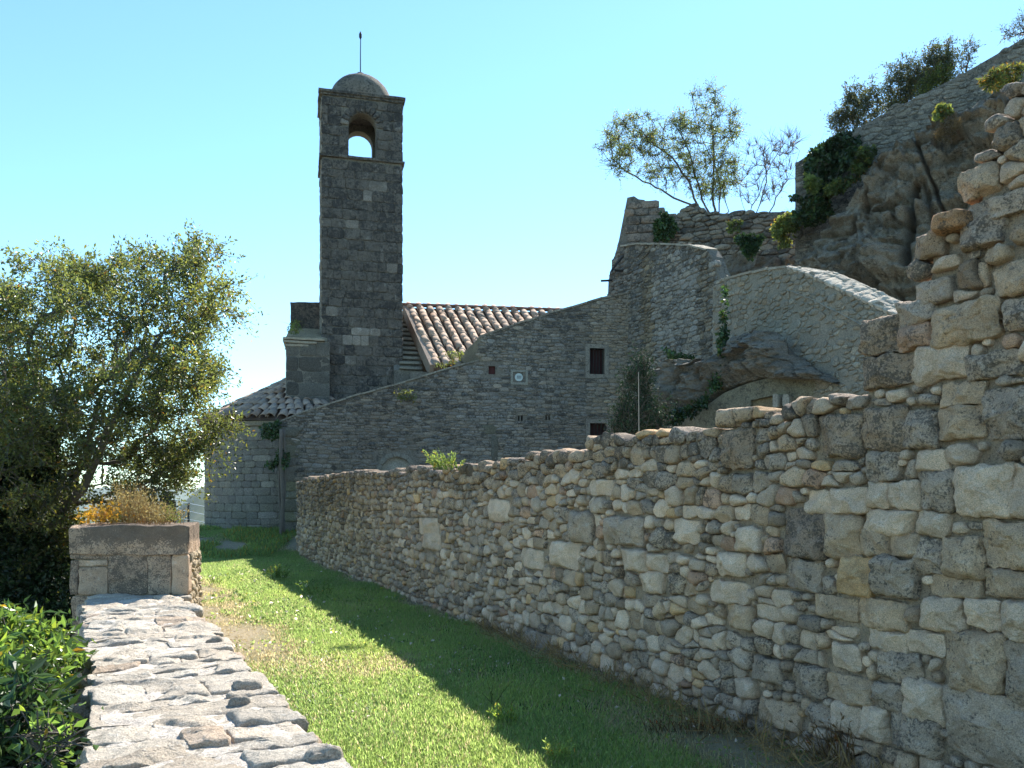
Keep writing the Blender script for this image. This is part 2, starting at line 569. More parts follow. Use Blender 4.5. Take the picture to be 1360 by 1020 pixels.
def leaf_mat(name, col, trans=.45, gloss=.35, trcol=None):
    m, n, l, b, out = nt(name)
    at = n.new('ShaderNodeAttribute'); at.attribute_name = 'Tint'
    c = mixc(n, l, col, at.outputs['Color'], 1.0, 'MULTIPLY')
    l.new(c, b.inputs['Base Color'])
    b.inputs['Roughness'].default_value = gloss
    b.inputs['Specular IOR Level'].default_value = .4
    tr = n.new('ShaderNodeBsdfTranslucent')
    tc = mixc(n, l, trcol or (min(col[0] * 2.0, 1), min(col[1] * 1.9, 1), col[2] * .8), at.outputs['Color'], 1.0, 'MULTIPLY')
    l.new(tc, tr.inputs[0])
    ms = n.new('ShaderNodeMixShader'); ms.inputs[0].default_value = trans
    l.new(b.outputs[0], ms.inputs[1]); l.new(tr.outputs[0], ms.inputs[2]); l.new(ms.outputs[0], out.inputs[0])
    return m

def plain_mat(name, col, rough=.6, metal=0, var=.25, scale=12, bump=.15):
    m, n, l, b, out = nt(name)
    tc = n.new('ShaderNodeNewGeometry')
    f = noise(n, l, tc.outputs['Position'], scale, 6, .65)
    at = n.new('ShaderNodeAttribute'); at.attribute_name = 'Tint'
    c = mixc(n, l, tuple(x * (1 - var) for x in col), tuple(min(x * (1 + var), 1) for x in col), f)
    c = mixc(n, l, c, at.outputs['Color'], 1.0, 'MULTIPLY')
    l.new(c, b.inputs['Base Color']); b.inputs['Roughness'].default_value = rough; b.inputs['Metallic'].default_value = metal
    bp = n.new('ShaderNodeBump'); bp.inputs['Strength'].default_value = bump; bp.inputs['Distance'].default_value = .01
    l.new(noise(n, l, tc.outputs['Position'], scale * 5, 5, .7), bp.inputs['Height']); l.new(bp.outputs[0], b.inputs['Normal'])
    return m

M = {}
M['near'] = stone_mat('weathered_limestone', (.74, .54, .385), (.48, .355, .26), s1=5, fine=75, bump=1.0, bumpdist=.02, pale=(.78, .68, .58), pale_amt=.6, dark_lo=.53, dark_hi=.64, dark_amt=.72, ochre_amt=.4, ochre=(.44, .28, .17), dark=(.075, .068, .06))
M['mortar'] = stone_mat('old_mortar', (.50, .375, .26), (.34, .26, .18), s1=7, fine=60, bump=1.0, bumpdist=.02, dark_amt=.5, pale_amt=.12)
M['cap'] = stone_mat('parapet_limestone', (.66, .585, .48), (.50, .44, .36), s1=5, fine=50, bump=1.0, bumpdist=.03, pale=(.74, .71, .65), pale_amt=.8, dark_lo=.58, dark_hi=.72, dark_amt=.45, ochre_amt=.1, dark=(.13, .12, .105))
M['far'] = stone_mat('grey_rubble_stone', (.34, .30, .25), (.22, .20, .17), s1=2.0, fine=16, bump=.8, bumpdist=.04, pale=(.36, .34, .29), dark_lo=.52, dark_hi=.64, dark_amt=.7, dark=(.05, .05, .048))
M['farmortar'] = stone_mat('lime_render', (.27, .235, .185), (.18, .16, .13), s1=1.8, fine=18, bump=.6, bumpdist=.03, dark_lo=.54, dark_amt=.6, pale_amt=.2)
M['gable'] = stone_mat('tan_rubble_stone', (.35, .31, .24), (.25, .23, .18), s1=1.2, fine=20, bump=.7, bumpdist=.03, dark_lo=.6, dark_hi=.74, dark_amt=.5, pale=(.46, .44, .38))
M['tower'] = stone_mat('dark_lichen_stone', (.205, .178, .15), (.135, .118, .10), s1=1.6, fine=15, bump=1.0, bumpdist=.05, pale=(.33, .30, .27), pale_amt=.7, dark_lo=.50, dark_hi=.64, dark_amt=.75, dark=(.035, .035, .036), ochre_amt=.05)
M['apse'] = stone_mat('pale_ashlar', (.29, .265, .225), (.21, .195, .17), s1=1.1, fine=14, bump=.4, bumpdist=.02, dark_lo=.62, dark_hi=.78, dark_amt=.35, pale_amt=.3)
M['rock'] = stone_mat('cliff_rock', (.46, .415, .35), (.30, .275, .235), s1=.8, fine=12, bump=1.0, bumpdist=.2, strat=2.6, dark_lo=.55, dark_hi=.68, dark_amt=.7, pale=(.45, .42, .37), pale_amt=.6, ochre=(.26, .15, .06), ochre_amt=.5, dark=(.045, .046, .046))
M['tile'] = stone_mat('clay_tile', (.55, .385, .27), (.42, .30, .22), s1=5, fine=22, bump=.3, bumpdist=.01, pale=(.62, .55, .47), pale_amt=.6, dark_lo=.6, dark_hi=.76, dark_amt=.5, dark=(.14, .12, .1), ochre=(.45, .25, .14), ochre_amt=.4)
M['iron'] = plain_mat('rusty_iron', (.03, .027, .025), .6, .6)
M['bark'] = plain_mat('bark', (.11, .095, .075), .9, 0, .5, 14, .8)
M['darkwood'] = plain_mat('dark_wood', (.03, .016, .014), .8, 0, .4, 8, .3)
M['black'] = plain_mat('dark_interior', (.012, .011, .011), .9)
# ------------------------------------------------------------------ key lines in plan
W0 = np.array([2.47, 4.0]); WD = np.array([-.4142, .9103])          # near rubble wall, face line
near = Plane(W0, W0 + WD)
near.L = 20.6
PR = lambda D: -.757 - .5195 * (D - 3.62)                              # parapet, lawn side
PL = lambda D: -1.81 - .544 * (D - 3.62)                              # parapet, outer side
wallX = lambda D: 2.47 - .455 * (D - 4)

# ------------------------------------------------------------------ ground
def ground_z(X, Y):
    X = np.asarray(X, float); Y = np.asarray(Y, float)
    z = 0.03 * fbm(np.stack([X * .35, Y * .35, 0 * X], -1), 5, 3)
    rise = np.clip((Y - 20.5) / 4.5, 0, 1); rise = rise * rise * (3 - 2 * rise)
    z = z + .5 * rise
    # outer side of the rampart falls away
    left = PL(np.clip(Y, 0, 14)) - .5 * np.clip(Y - 14, 0, 30) + 0.45
    t = np.clip((left - X) / .5, 0, 1)
    fall = -2.3 - .10 * np.clip(left - X, 0, 60) - .0 * Y
    tt = t * np.clip((24 - Y) / 3.0, 0, 1) + np.clip((-10.6 - X) / 3, 0, 1) * np.clip((Y - 21) / 3, 0, 1)
    tt = np.clip(tt, 0, 1)
    z = z * (1 - tt) + tt * fall
    # terrace behind the near wall
    r = np.clip((X - wallX(Y) - .55) / .1, 0, 1) * np.clip((24.0 - Y) / .5, 0, 1)
    z = z * (1 - r) + 1.0 * r
    return z

def lawn_mat():
    m, n, l, b, out = nt('lawn_earth')
    geo = n.new('ShaderNodeNewGeometry'); pos = geo.outputs['Position']
    at = n.new('ShaderNodeAttribute'); at.attribute_name = 'Tint'
    n1 = noise(n, l, pos, 1.3, 6, .7); n2 = noise(n, l, pos, 9, 8, .75); n3 = noise(n, l, pos, 90, 4, .7)
    g = mixc(n, l, (.055, .10, .025), (.10, .15, .04), n2)
    d = mixc(n, l, (.38, .31, .20), (.26, .21, .14), n2)
    dd = mixc(n, l, d, (.55, .47, .32), ramp(n, l, n3, .5, .7, 0, .8))
    c = mixc(n, l, g, dd, at.outputs['Alpha'])
    l.new(c, b.inputs['Base Color']); b.inputs['Roughness'].default_value = .95; b.inputs['Specular IOR Level'].default_value = .1
    bp = n.new('ShaderNodeBump'); bp.inputs['Strength'].default_value = .9; bp.inputs['Distance'].default_value = .02
    l.new(n3, bp.inputs['Height']); l.new(bp.outputs[0], b.inputs['Normal'])
    return m
M['lawn'] = lawn_mat()

def dirt(X, Y):
    """0 grass .. 1 bare dirt or straw"""
    X = np.asarray(X, float); Y = np.asarray(Y, float)
    dl = X - PR(Y)
    nz = fbm(np.stack([X * 1.3, Y * .9, 0 * X], -1), 31, 4)
    nz2 = fbm(np.stack([X * .8, Y * .5, 0 * X + 5], -1), 77, 4)
    m = np.clip((1.45 + nz * .9 - dl) / .6, 0, 1) * np.clip((Y - 7.0) / 2.0, 0, 1) * np.clip((17 - Y) / 2.5, 0, 1)
    m = np.maximum(m, np.clip((.22 + nz * .35 - dl) / .25, 0, 1))
    w = wallX(Y) - X
    m = np.maximum(m, np.clip((.30 + nz * .45 - w) / .3, 0, 1) * .95)
    w2 = np.clip((1.1 + nz * .9 - w) / .5, 0, 1) * np.clip((7.0 - Y) / 1.5, 0, 1)
    m = np.maximum(m, w2 * .9)
    m = np.maximum(m, np.clip((nz2 - .30) / .16, 0, 1) * .4 * np.clip((11 - Y) / 2, 0.15, 1))
    p = np.clip((1.0 + nz * 1.2 - np.abs(Y - 22.6 - nz)) / .6, 0, 1) * np.clip((-5.6 - X) / 1, 0, 1)
    m = np.maximum(m, p)
    return np.clip(m, 0, 1)

def grid_mesh(xs, ys, zf, af=None):
    X, Y = np.meshgrid(xs, ys)
    Z = zf(X, Y)
    V = np.stack([X, Y, Z], -1).reshape(-1, 3)
    ny, nx = X.shape
    i, j = np.meshgrid(np.arange(ny - 1), np.arange(nx - 1), indexing='ij'); i, j = i.ravel(), j.ravel()
    F4 = np.stack([i * nx + j, i * nx + j + 1, (i + 1) * nx + j + 1, (i + 1) * nx + j], 1)
    T = np.ones((len(V), 4)); T[:, 3] = af(X, Y).ravel() if af else 0
    return V, F4, T

V, F4, T = grid_mesh(np.arange(-34, 34.01, .25), np.arange(-3, 46, .25), ground_z, dirt)
g = mk('lawn', V, [F4], M['lawn'], None, T, smooth=True, kind='structure', own_origin=False)

def far_z(X, Y):
    r = np.hypot(X, Y)
    z = -6 - 95 * np.clip((r - 60) / 500, 0, 1)
    z = z + 25 * fbm(np.stack([X / 300, Y / 300, 0 * X], -1), 3, 5) * np.clip((r - 150) / 400, 0, 1)
    az = np.degrees(np.arctan2(X, Y))
    # wooded hill right of the railing, and a long blue ridge behind it
    h1 = 108 * np.exp(-np.abs((az + 16.5) / 7.0) ** 4) * np.exp(-((r - 1050) / 300) ** 2)
    h2 = 120 * np.exp(-((r - 4800) / 1200) ** 2) * (1 + .10 * np.sin(az * .23) + .08 * fbm(np.stack([az * .2, r * 0, r * 0], -1), 9, 4))
    h3 = 75 * np.exp(-((az + 40) / 16) ** 2) * np.exp(-((r - 2200) / 500) ** 2)
    return z + h1 + h2 + h3 + 7 * fbm(np.stack([X / 45, Y / 45, 0 * X], -1), 13, 3) * np.clip((r - 500) / 600, 0, 1)
rad = np.concatenate([np.linspace(32, 200, 12), np.geomspace(230, 14000, 120)])
ang = np.radians(np.arange(-180, 180.1, 1.0))
ang = np.radians(np.concatenate([np.arange(-180, -50, 4.), np.arange(-50, 10, .35), np.arange(10, 181, 4.)]))
A, Rr = np.meshgrid(ang, rad)
X, Y = Rr * np.sin(A), Rr * np.cos(A)
Z = far_z(X, Y)
V = np.stack([X, Y, Z], -1).reshape(-1, 3); ny, nx = X.shape
i, j = np.meshgrid(np.arange(ny - 1), np.arange(nx - 1), indexing='ij'); i, j = i.ravel(), j.ravel()
F4 = np.stack([i * nx + j, i * nx + j + 1, (i + 1) * nx + j + 1, (i + 1) * nx + j], 1)
def hill_mat():
    m, n, l, b, out = nt('wooded_hill')
    geo = n.new('ShaderNodeNewGeometry'); pos = geo.outputs['Position']
    c = mixc(n, l, (.045, .07, .03), (.10, .12, .06), ramp(n, l, noise(n, l, pos, .012, 8, .75), .4, .6))
    c = mixc(n, l, c, (.22, .20, .13), ramp(n, l, noise(n, l, pos, .003, 5, .6), .58, .64, 0, .6))
    l.new(c, b.inputs['Base Color']); b.inputs['Roughness'].default_value = .95
    return m
M['hill'] = hill_mat()
mk('hills', V, [F4], M['hill'], None, None, smooth=True, kind='structure', own_origin=False)

# air: one even volume round the place and the hills
if HAZE:
    m = bpy.data.materials.new('air'); m.use_nodes = True
    n, l = m.node_tree.nodes, m.node_tree.links; n.clear()
    o_ = n.new('ShaderNodeOutputMaterial'); pv = n.new('ShaderNodeVolumePrincipled')
    pv.inputs['Color'].default_value = (.75, .87, 1, 1); pv.inputs['Density'].default_value = .00007
    l.new(pv.outputs[0], o_.inputs['Volume'])
    b = Bag(); b.add(box_pts((0, 0, -85), 15000, 15000, 125), F4=BOXF)
    hz = b.build('haze', m, kind='stuff')

# ------------------------------------------------------------------ near rubble wall
top_px = [(395, 640), (430, 632), (500, 628), (560, 622), (600, 621), (640, 617), (690, 608), (720, 598), (760, 591), (800, 584),
          (830, 577), (870, 572), (900, 566), (940, 561), (960, 558), (1000, 547), (1040, 544), (1080, 533), (1110, 527), (1143, 516),
          (1146, 470), (1146, 424), (1190, 418), (1200, 403), (1216, 400), (1217, 318), (1250, 306), (1283, 293), (1288, 250), (1282, 225),
          (1290, 204), (1320, 200), (1324, 150), (1340, 125), (1352, 104), (1400, 96), (1450, 70)]
prof = [near.sz(*p) for p in top_px]
s_far = prof[0][0]
s_near = -3.2
outline = [(s_far, -.15)] + prof + [(s_near, prof[-1][1]), (s_near, -.15)]
wall_t = Bag()
near_root = thing('rubble_wall', 'long tall rubble stone wall with a broken stepped end, casting its shadow on the lawn', 'wall', (*near.w(8, 0), )[:3] and tuple(near.w(8, 0)))
# (u0, v0, u1, v1, kind) the stones that show largest
big = [(1270,615,1349,690,'w'),(1226,626,1268,677,'g'),(1350,615,1420,690,'w'),(1216,458,1284,508,'w'),(1254,285,1288,308,'o'),
 (1218,311,1258,342,'d'),(1281,290,1330,329,'b'),(1219,373,1262,401,'g'),(1242,402,1332,455,'t'),(1193,401,1240,430,'g'),(1197,432,1239,463,'p'),
 (1147,423,1195,470,'d'),(1147,472,1213,515,'d'),(1286,470,1352,501,'g'),(1336,393,1410,437,'g'),(1318,348,1400,389,'t'),(1280,222,1326,261,'t'),
 (1290,263,1362,288,'g'),(1311,512,1410,583,'g'),(1249,541,1308,584,'t'),(1252,510,1309,538,'t'),(1207,544,1247,594,'g'),(1092,552,1144,606,'d'),
 (1147,543,1205,598,'d'),(1157,602,1194,638,'g'),(1225,598,1260,624,'w'),(1184,641,1224,676,'w'),(1157,641,1182,674,'w'),(1151,678,1214,708,'w'),
 (1222,681,1260,711,'w'),(1046,678,1099,740,'D'),(1101,683,1143,740,'t'),(1145,704,1180,738,'t'),(1183,710,1224,737,'t'),(1217,717,1253,760,'g'),
 (1255,713,1306,766,'t'),(1310,697,1420,757,'t'),(1122,743,1159,791,'o2'),(1168,740,1215,792,'g'),(1240,768,1304,793,'t'),(1307,761,1420,794,'t'),
 (1108,650,1155,680,'w'),(1074,655,1106,680,'w'),(1050,744,1089,783,'g'),(1263,836,1337,920,'t'),(1258,923,1420,1022,'g'),(1340,857,1420,940,'g'),
 (1205,904,1255,956,'w'),(1230,796,1280,838,'w'),(1144,796,1210,835,'t'),(1289,797,1329,834,'w'),(1333,798,1420,852,'w'),(1158,838,1205,864,'w'),
 (1207,841,1258,866,'w'),(1173,868,1226,904,'g'),(1101,898,1158,933,'t'),(1164,908,1202,943,'g'),(1111,936,1145,974,'w'),(1147,937,1180,982,'w'),
 (1186,948,1250,998,'g'),(1086,795,1140,820,'t'),(1111,856,1143,887,'w'),(737,722,768,752,'w'),(830,731,861,757,'w'),(864,737,884,757,'w'),
 (946,772,993,801,'w'),(966,572,999,622,'d'),(856,761,879,786,'w'),(806,688,855,722,'g'),(764,680,785,720,'g'),(901,692,926,719,'w'),
 (983,702,1011,731,'w'),(958,735,990,764,'w'),(970,805,1000,836,'t'),(698,731,719,752,'w'),(697,840,728,866,'g'),(787,640,811,656,'w'),
 (1005,875,1040,905,'g'),(1060,885,1095,925,'g'),(1010,930,1060,965,'t'),(560,690,580,708,'w'),(655,665,672,690,'w'),(568,710,582,728,'w')]
WT = {'w': (1.30, 1.30, 1.27, -.7), 't': (1.05, 1.0, .90, -.25), 'g': (.90, .92, .93, .05), 'd': (.78, .74, .68, .18), 'D': (.62, .60, .59, .3),
      'p': (1.08, .90, .80, .0), 'b': (.9, .9, .9, .35), 'o': (.8, .60, .42, 0), 'o2': (1.25, 1.08, .78, -.7)}
topz_s = np.array([q[0] for q in prof][::-1]); topz_z = np.array([q[1] for q in prof][::-1])
def top_at(s): return float(np.interp(s, topz_s, topz_z)) if s > topz_s[0] else topz_z[0]
def bigcell(s0, z0, s1, z1, rr, k=.09):
    w, h = s1 - s0, z1 - z0
    j = lambda q: rr.uniform(0, k) * q
    return [(s0 + j(w), z0 + j(h)), (s1 - j(w), z0 + j(h)), (s1 - j(w), z1 - j(h)), (s0 + j(w), z1 - j(h))]
rr = random.Random(5)
obst, cells, spec = [], [], []
for (u0, v0, u1, v1, kd) in big:
    u0, v0, u1, v1 = u0 - 4.5, v0 - 3.6, u1 + 4.5, v1 + 3.6
    um, vm = (u0 + u1) / 2, (v0 + v1) / 2
    sa, sb = near.sz(u1, vm)[0], near.sz(u0, vm)[0]
    za, zb = near.sz(um, v1)[1], near.sz(um, v0)[1]
    obst.append([(sa, za), (sb, za), (sb, zb), (sa, zb)])
    cells.append(bigcell(sa, za, sb, zb, rr))
    w, h = sb - sa, zb - za
    hb = max(w, h)
    t = WT[kd]; f = rr.uniform(.93, 1.07)
    H = min(.075, .3 * min(w, h)) * rr.uniform(.8, 1.3)
    s_ = dict(tint=(t[0] * f, t[1] * f, t[2] * f, t[3] + rr.uniform(-.2, .2)), H=H, p=rr.uniform(8, 18), gap=.001, back=.09)
    if kd == 'o': s_['H'] = .14
    spec.append(s_)
def near_size(s, z):
    b = np.interp(s, [0, 2, 5, 12, 20], [.095, .11, .115, .115, .12])
    return float(b) * (.8 if z > 1.9 and s < 2 else (1.15 if z > 2.1 else 1.0))
cc = rubble_cells(outline, near_size, aspect=1.25, jitter=.24, weight=1.0, obst=obst, seed=11)
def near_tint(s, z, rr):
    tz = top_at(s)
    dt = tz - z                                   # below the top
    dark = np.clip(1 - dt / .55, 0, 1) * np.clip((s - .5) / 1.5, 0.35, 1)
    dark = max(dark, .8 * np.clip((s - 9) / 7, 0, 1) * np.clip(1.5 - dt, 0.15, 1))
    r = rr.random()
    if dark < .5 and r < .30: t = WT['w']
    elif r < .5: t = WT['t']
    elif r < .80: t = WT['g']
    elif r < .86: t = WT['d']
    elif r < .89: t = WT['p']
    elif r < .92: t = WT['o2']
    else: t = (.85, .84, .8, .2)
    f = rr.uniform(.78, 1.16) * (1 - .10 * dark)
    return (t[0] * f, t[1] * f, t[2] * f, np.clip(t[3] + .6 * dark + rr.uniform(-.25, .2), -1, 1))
for c in cc:
    q = np.array(c); m_ = q.mean(axis=0)
    edge = m_[1] + .16 > top_at(m_[0]) or (m_[0] < 1.4 and not inside(outline, [m_[0] + .22], [m_[1] + .05])[0])
    sp = {}
    if edge: sp = dict(back=rr.uniform(.2, .34), gap=.002)
    cells.append(c); spec.append(sp)
for k in range(len(big)):
    q = np.array(cells[k]); m_ = q.mean(axis=0)
    if m_[1] + .25 > top_at(m_[0]) or not inside(outline, [m_[0] + .28], [m_[1]])[0]: spec[k]['back'] = .34
# small packing stones wherever the mortar would show wide
rr = random.Random(17); prs = np.random.default_rng(17)
cs_, cz_ = prs.uniform(-1.2, 4.5, 9000), prs.uniform(0, 4.0, 9000)
ok = inside(outline, cs_, cz_) & inside(outline, cs_, cz_ + .05); cs_, cz_ = cs_[ok], cz_[ok]
dmin = np.full(len(cs_), 9.0)
for c in cells:
    q = np.asarray(c, float)
    if q[:, 0].min() > 4.8: continue
    if area_sign(q) < 0: q = q[::-1]
    e = np.roll(q, -1, axis=0) - q; ln = np.hypot(e[:, 0], e[:, 1]); ok = ln > 1e-5; e, q2, ln = e[ok], q[ok], ln[ok]
    nx_, nz_ = e[:, 1] / ln, -e[:, 0] / ln
    dd = ((cs_[:, None] - q2[None, :, 0]) * nx_ + (cz_[:, None] - q2[None, :, 1]) * nz_).max(axis=1)
    dmin = np.minimum(dmin, dd)
npk = 0
while npk < 160:
    k = int(np.argmax(dmin)); r = dmin[k]
    if r < .016: break
    r = min(r, .07); ax_r = rr.uniform(1.0, 1.5)
    a0 = rr.uniform(0, 1)
    cells.append([(cs_[k] + (r + .008) * ax_r * rr.uniform(.85, 1.1) * math.cos(a0 + t * math.pi / 3), cz_[k] + (r + .008) * rr.uniform(.85, 1.1) * math.sin(a0 + t * math.pi / 3)) for t in range(6)])
    spec.append(dict(gap=.001)); npk += 1
    dmin = np.minimum(dmin, np.hypot((cs_ - cs_[k]) / ax_r, cz_ - cz_[k]) - r)
print('packed', npk)
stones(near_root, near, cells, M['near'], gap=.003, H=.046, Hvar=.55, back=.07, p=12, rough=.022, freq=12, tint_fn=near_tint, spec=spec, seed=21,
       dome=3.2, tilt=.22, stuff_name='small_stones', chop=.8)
rr = random.Random(91)
bkp = Plane(W0 - near.n * .34, W0 - near.n * .34 + WD); bkp.n = near.n
tc = []
s = s_near
while s < s_far - .1:
    w = rr.uniform(.12, .34); tz = top_at(s + w / 2) - rr.uniform(.0, .07); h = rr.uniform(.10, .18)
    if abs(top_at(s) - top_at(s + w)) < .25: tc.append([(s, tz - h), (s + w, tz - h), (s + w, tz), (s, tz)])
    s += w
stones(near_root, bkp, tc, M['near'], gap=.002, H=.10, Hvar=.3, back=.2, p=6, rough=.03, freq=9, tint_fn=lambda s, z, r: (lambda f: (f, f * .98, f * .94, r.uniform(-.7, .2)))(r.uniform(.9, 1.25)), seed=23, maxparts=0, stuff_name='rear_stones', lod=(20, 7), chop=.5)  # weathered pale, and tinted brighter to suggest the sunlit rim of the wall
# the body of the wall: rough mortar between the stones
ss = np.concatenate([np.arange(s_near, 6, .035), np.arange(6, s_far, .09), [s_far]])
ss = ss[ss <= s_far]
tt = np.linspace(0, 1, 46)
tops = np.array([top_at(x) for x in ss]) - .07
tops = np.minimum(tops, np.interp(ss - .06, ss, tops)); tops = np.minimum(tops, np.interp(ss + .06, ss, tops))
Z = -.15 + (tops[None, :] + .15) * tt[:, None]; S = np.repeat(ss[None, :], len(tt), 0)
W = near.w(S, Z, -.024)
nz = fbm(W * 6, 41, 4) * .035 + fbm(W * 25, 43, 3) * .012
W[..., 0] += near.n[0] * nz; W[..., 1] += near.n[1] * nz
Bk = near.w(S, Z, -.52)
m_, k_ = len(tt), len(ss)
i, j = np.meshgrid(np.arange(m_ - 1), np.arange(k_ - 1), indexing='ij'); i, j = i.ravel(), j.ravel()
F4 = np.stack([i * k_ + j, i * k_ + j + 1, (i + 1) * k_ + j + 1, (i + 1) * k_ + j], 1)
N = m_ * k_
jj = np.arange(k_ - 1)
Ft = np.stack([(m_ - 1) * k_ + jj, (m_ - 1) * k_ + jj + 1, (m_ - 1) * k_ + jj + 1 + N, (m_ - 1) * k_ + jj + N], 1)
ii = np.arange(m_ - 1)
Fe = np.stack([ii * k_ + k_ - 1, (ii + 1) * k_ + k_ - 1, (ii + 1) * k_ + k_ - 1 + N, ii * k_ + k_ - 1 + N], 1)
mk('mortar', np.vstack([W.reshape(-1, 3), Bk.reshape(-1, 3)]), [np.vstack([F4, F4 + N, Ft, Fe])], M['mortar'], near_root, None, smooth=False)

# ------------------------------------------------------------------ parapet in the foreground
pd = np.array([-.461, .887]); pd /= np.linalg.norm(pd)
po = np.array([(PR(2.2) + PL(2.2)) / 2, 2.2])
par = Flat(po, pd, .45)
LP = 8.55; HW = .485
par_root = thing('parapet_wall', 'low broad stone parapet wall in the foreground with a sunlit weathered top', 'wall', (po[0], po[1], 0))
rr = random.Random(9)
pcells, pspec = [], []
s = 0
while s < LP - .1:
    w = rr.uniform(.16, .36)
    cuts = [-HW - rr.uniform(0, .06)]
    k = rr.choice([2, 2, 3, 3, 1])
    for q in range(1, k): cuts.append(-HW + 2 * HW * (q + rr.uniform(-.25, .25)) / k)
    cuts.append(HW + rr.uniform(-.05, .10))
    for q in range(len(cuts) - 1):
        j = lambda: rr.uniform(-.03, .03)
        c = [(s + j() * .5, cuts[q]), (s + w + j(), cuts[q] + j()), (s + w + j(), cuts[q + 1]), (s + j() * .5, cuts[q + 1] + j())]
        pcells.append(c)
        f = rr.uniform(.88, 1.12); wm = rr.uniform(-.02, .05)
        if rr.random() < .04: t = (.95 * f, .84 * f, .76 * f, .2)
        else: t = (f * (1 + wm), f, f * (1 - wm), rr.uniform(-.7, .35))
        pspec.append(dict(tint=t, H=rr.uniform(.010, .034), back=.16, p=rr.uniform(9, 20), gap=.003, rough=.019, raw=1))
    s += w
stones(par_root, par, pcells, M['cap'], name='capstone', H=.03, rough=.02, freq=8, spec=pspec, lod=(64, 15), dome=9, tilt=.05, seed=33, chop=.7)
# a few loose end stones poking out on the lawn side
for (u, v, sz_, f) in ((333, 914, .085, .9), (322, 938, .06, .75), (436, 1005, .08, .95), (287, 855, .07, .7)):
    D = 1.2 * F / (v - HOR)
    X = (u - 680) / F * D
    rel = np.array([X, D]) - po
    a_, c_ = rel @ par.d, rel @ par.a
    poly = [(a_ - sz_ * .7, c_ - sz_ * 1.5), (a_ + sz_ * .7, c_ - sz_ * 1.3), (a_ + sz_ * .6, c_ + sz_), (a_ - sz_ * .6, c_ + sz_ * .9)]
    stones(par_root, par, [poly], M['cap'], name='capstone', H=.03, rough=.012, freq=14, spec=[dict(tint=(f, f, f, .3), H=.06, back=.08, p=5)], lod=(40, 11), seed=int(u), chop=.6)
# sides of the parapet, rubble
lawnside = Plane(tuple(po + par.a * HW), tuple(po + par.a * HW + par.d)); lawnside.n = par.a
outside_ = Plane(tuple(po - par.a * HW), tuple(po - par.a * HW + par.d)); outside_.n = -par.a
def grey_tint(s, z, rr):
    f = rr.uniform(.8, 1.15); w = rr.uniform(-.05, .06)
    return (f * (1 + w), f, f * (1 - w), rr.uniform(-.4, .5))
cl = rubble_cells([(0, -.1), (LP, -.1), (LP, .40), (0, .40)], lambda s, z: .13, 1.5, seed=4)
stones(par_root, lawnside, cl, M['near'], name='side_stone', H=.05, tint_fn=grey_tint, seed=51, maxparts=60, stuff_name='side_stones', rough=.012)
cl = rubble_cells([(0, -3.0), (LP + 1.5, -3.0), (LP + 1.5, .38), (0, .38)], lambda s, z: .17, 1.5, seed=6)
stones(par_root, outside_, cl, M['near'], name='side_stone', H=.09, tint_fn=grey_tint, seed=52, maxparts=80, stuff_name='side_stones', rough=.02, back=.2)
b = Bag()
xs = np.linspace(0, LP, 220); ys = np.linspace(-HW + .03, HW - .03, 26)
SX, SY = np.meshgrid(xs, ys)
Wt = par.w(SX, SY, 0); Wt[..., 2] += -.004 + .022 * fbm(Wt * 7, 61, 4) + .012 * fbm(Wt * 22, 63, 3)
ny, nx = SX.shape; Vb = Wt.reshape(-1, 3); Vd = Vb.copy(); Vd[:, 2] = -3.0
i, j = np.meshgrid(np.arange(ny - 1), np.arange(nx - 1), indexing='ij'); i, j = i.ravel(), j.ravel()
F4 = np.stack([i * nx + j, i * nx + j + 1, (i + 1) * nx + j + 1, (i + 1) * nx + j], 1)
per = [(0, q) for q in range(nx)] + [(q, nx - 1) for q in range(1, ny)] + [(ny - 1, q) for q in range(nx - 2, -1, -1)] + [(q, 0) for q in range(ny - 2, 0, -1)]
idx = np.array([a * nx + c for a, c in per]); nxt = np.roll(idx, -1); N = nx * ny
b.add(np.vstack([Vb, Vd]), F4=np.vstack([F4, np.stack([idx, nxt, nxt + N, idx + N], 1)]), tint=(1.25, 1.25, 1.3, 0))
b.build('mortar', M['cap'], par_root)

# ------------------------------------------------------------------ square pillar at the end of the parapet
pc = P(250, 700, 9.75)                                   # right front corner
pf = Plane((P(95, 700, 9.62)[0], 9.62), (pc[0], 9.75))
pr_dir = np.array([-.33, 1.25]); pr_dir /= np.linalg.norm(pr_dir)
prt = Plane((pc[0], pc[1]), (pc[0] + pr_dir[0], pc[1] + pr_dir[1])); prt.n = np.array([pr_dir[1], -pr_dir[0]])
pz = EZ + (HOR - 698) / F * 9.75
pil = thing('stone_pillar', 'square dressed-stone pier with a dark stained cap slab ending the parapet', 'pillar', (pc[0] - .6, pc[1] + .5, 0))
PDEP = 1.15
def pp(pts): return [pf.sz(*q) for q in pts]
b = Bag()
zz = -3.0
q = [np.array([*pf.w(.03, 0)[:2]]), np.array([*pf.w(pf.L - .03, 0)[:2]])]
for z0, z1, inset in ((-3.0, pz - .36, .03),):
    c0, c1 = pf.w(inset, 0, -.02)[:2], pf.w(pf.L - inset, 0, -.02)[:2]
    c2, c3 = c1 + pr_dir * (PDEP - .04), c0 + pr_dir * (PDEP - .04)
    V = [(c[0], c[1], z) for z in (z0, z1) for c in (c0, c1, c2, c3)]
    b.add(V, F4=BOXF)
b.build('core', M['mortar'], pil)
blocks = [([(93, 752), (146, 752), (146, 741), (112, 737), (93, 741)], .95, .2), ([(113, 751), (143, 751), (143, 744), (113, 743)], 1.1, 0)]
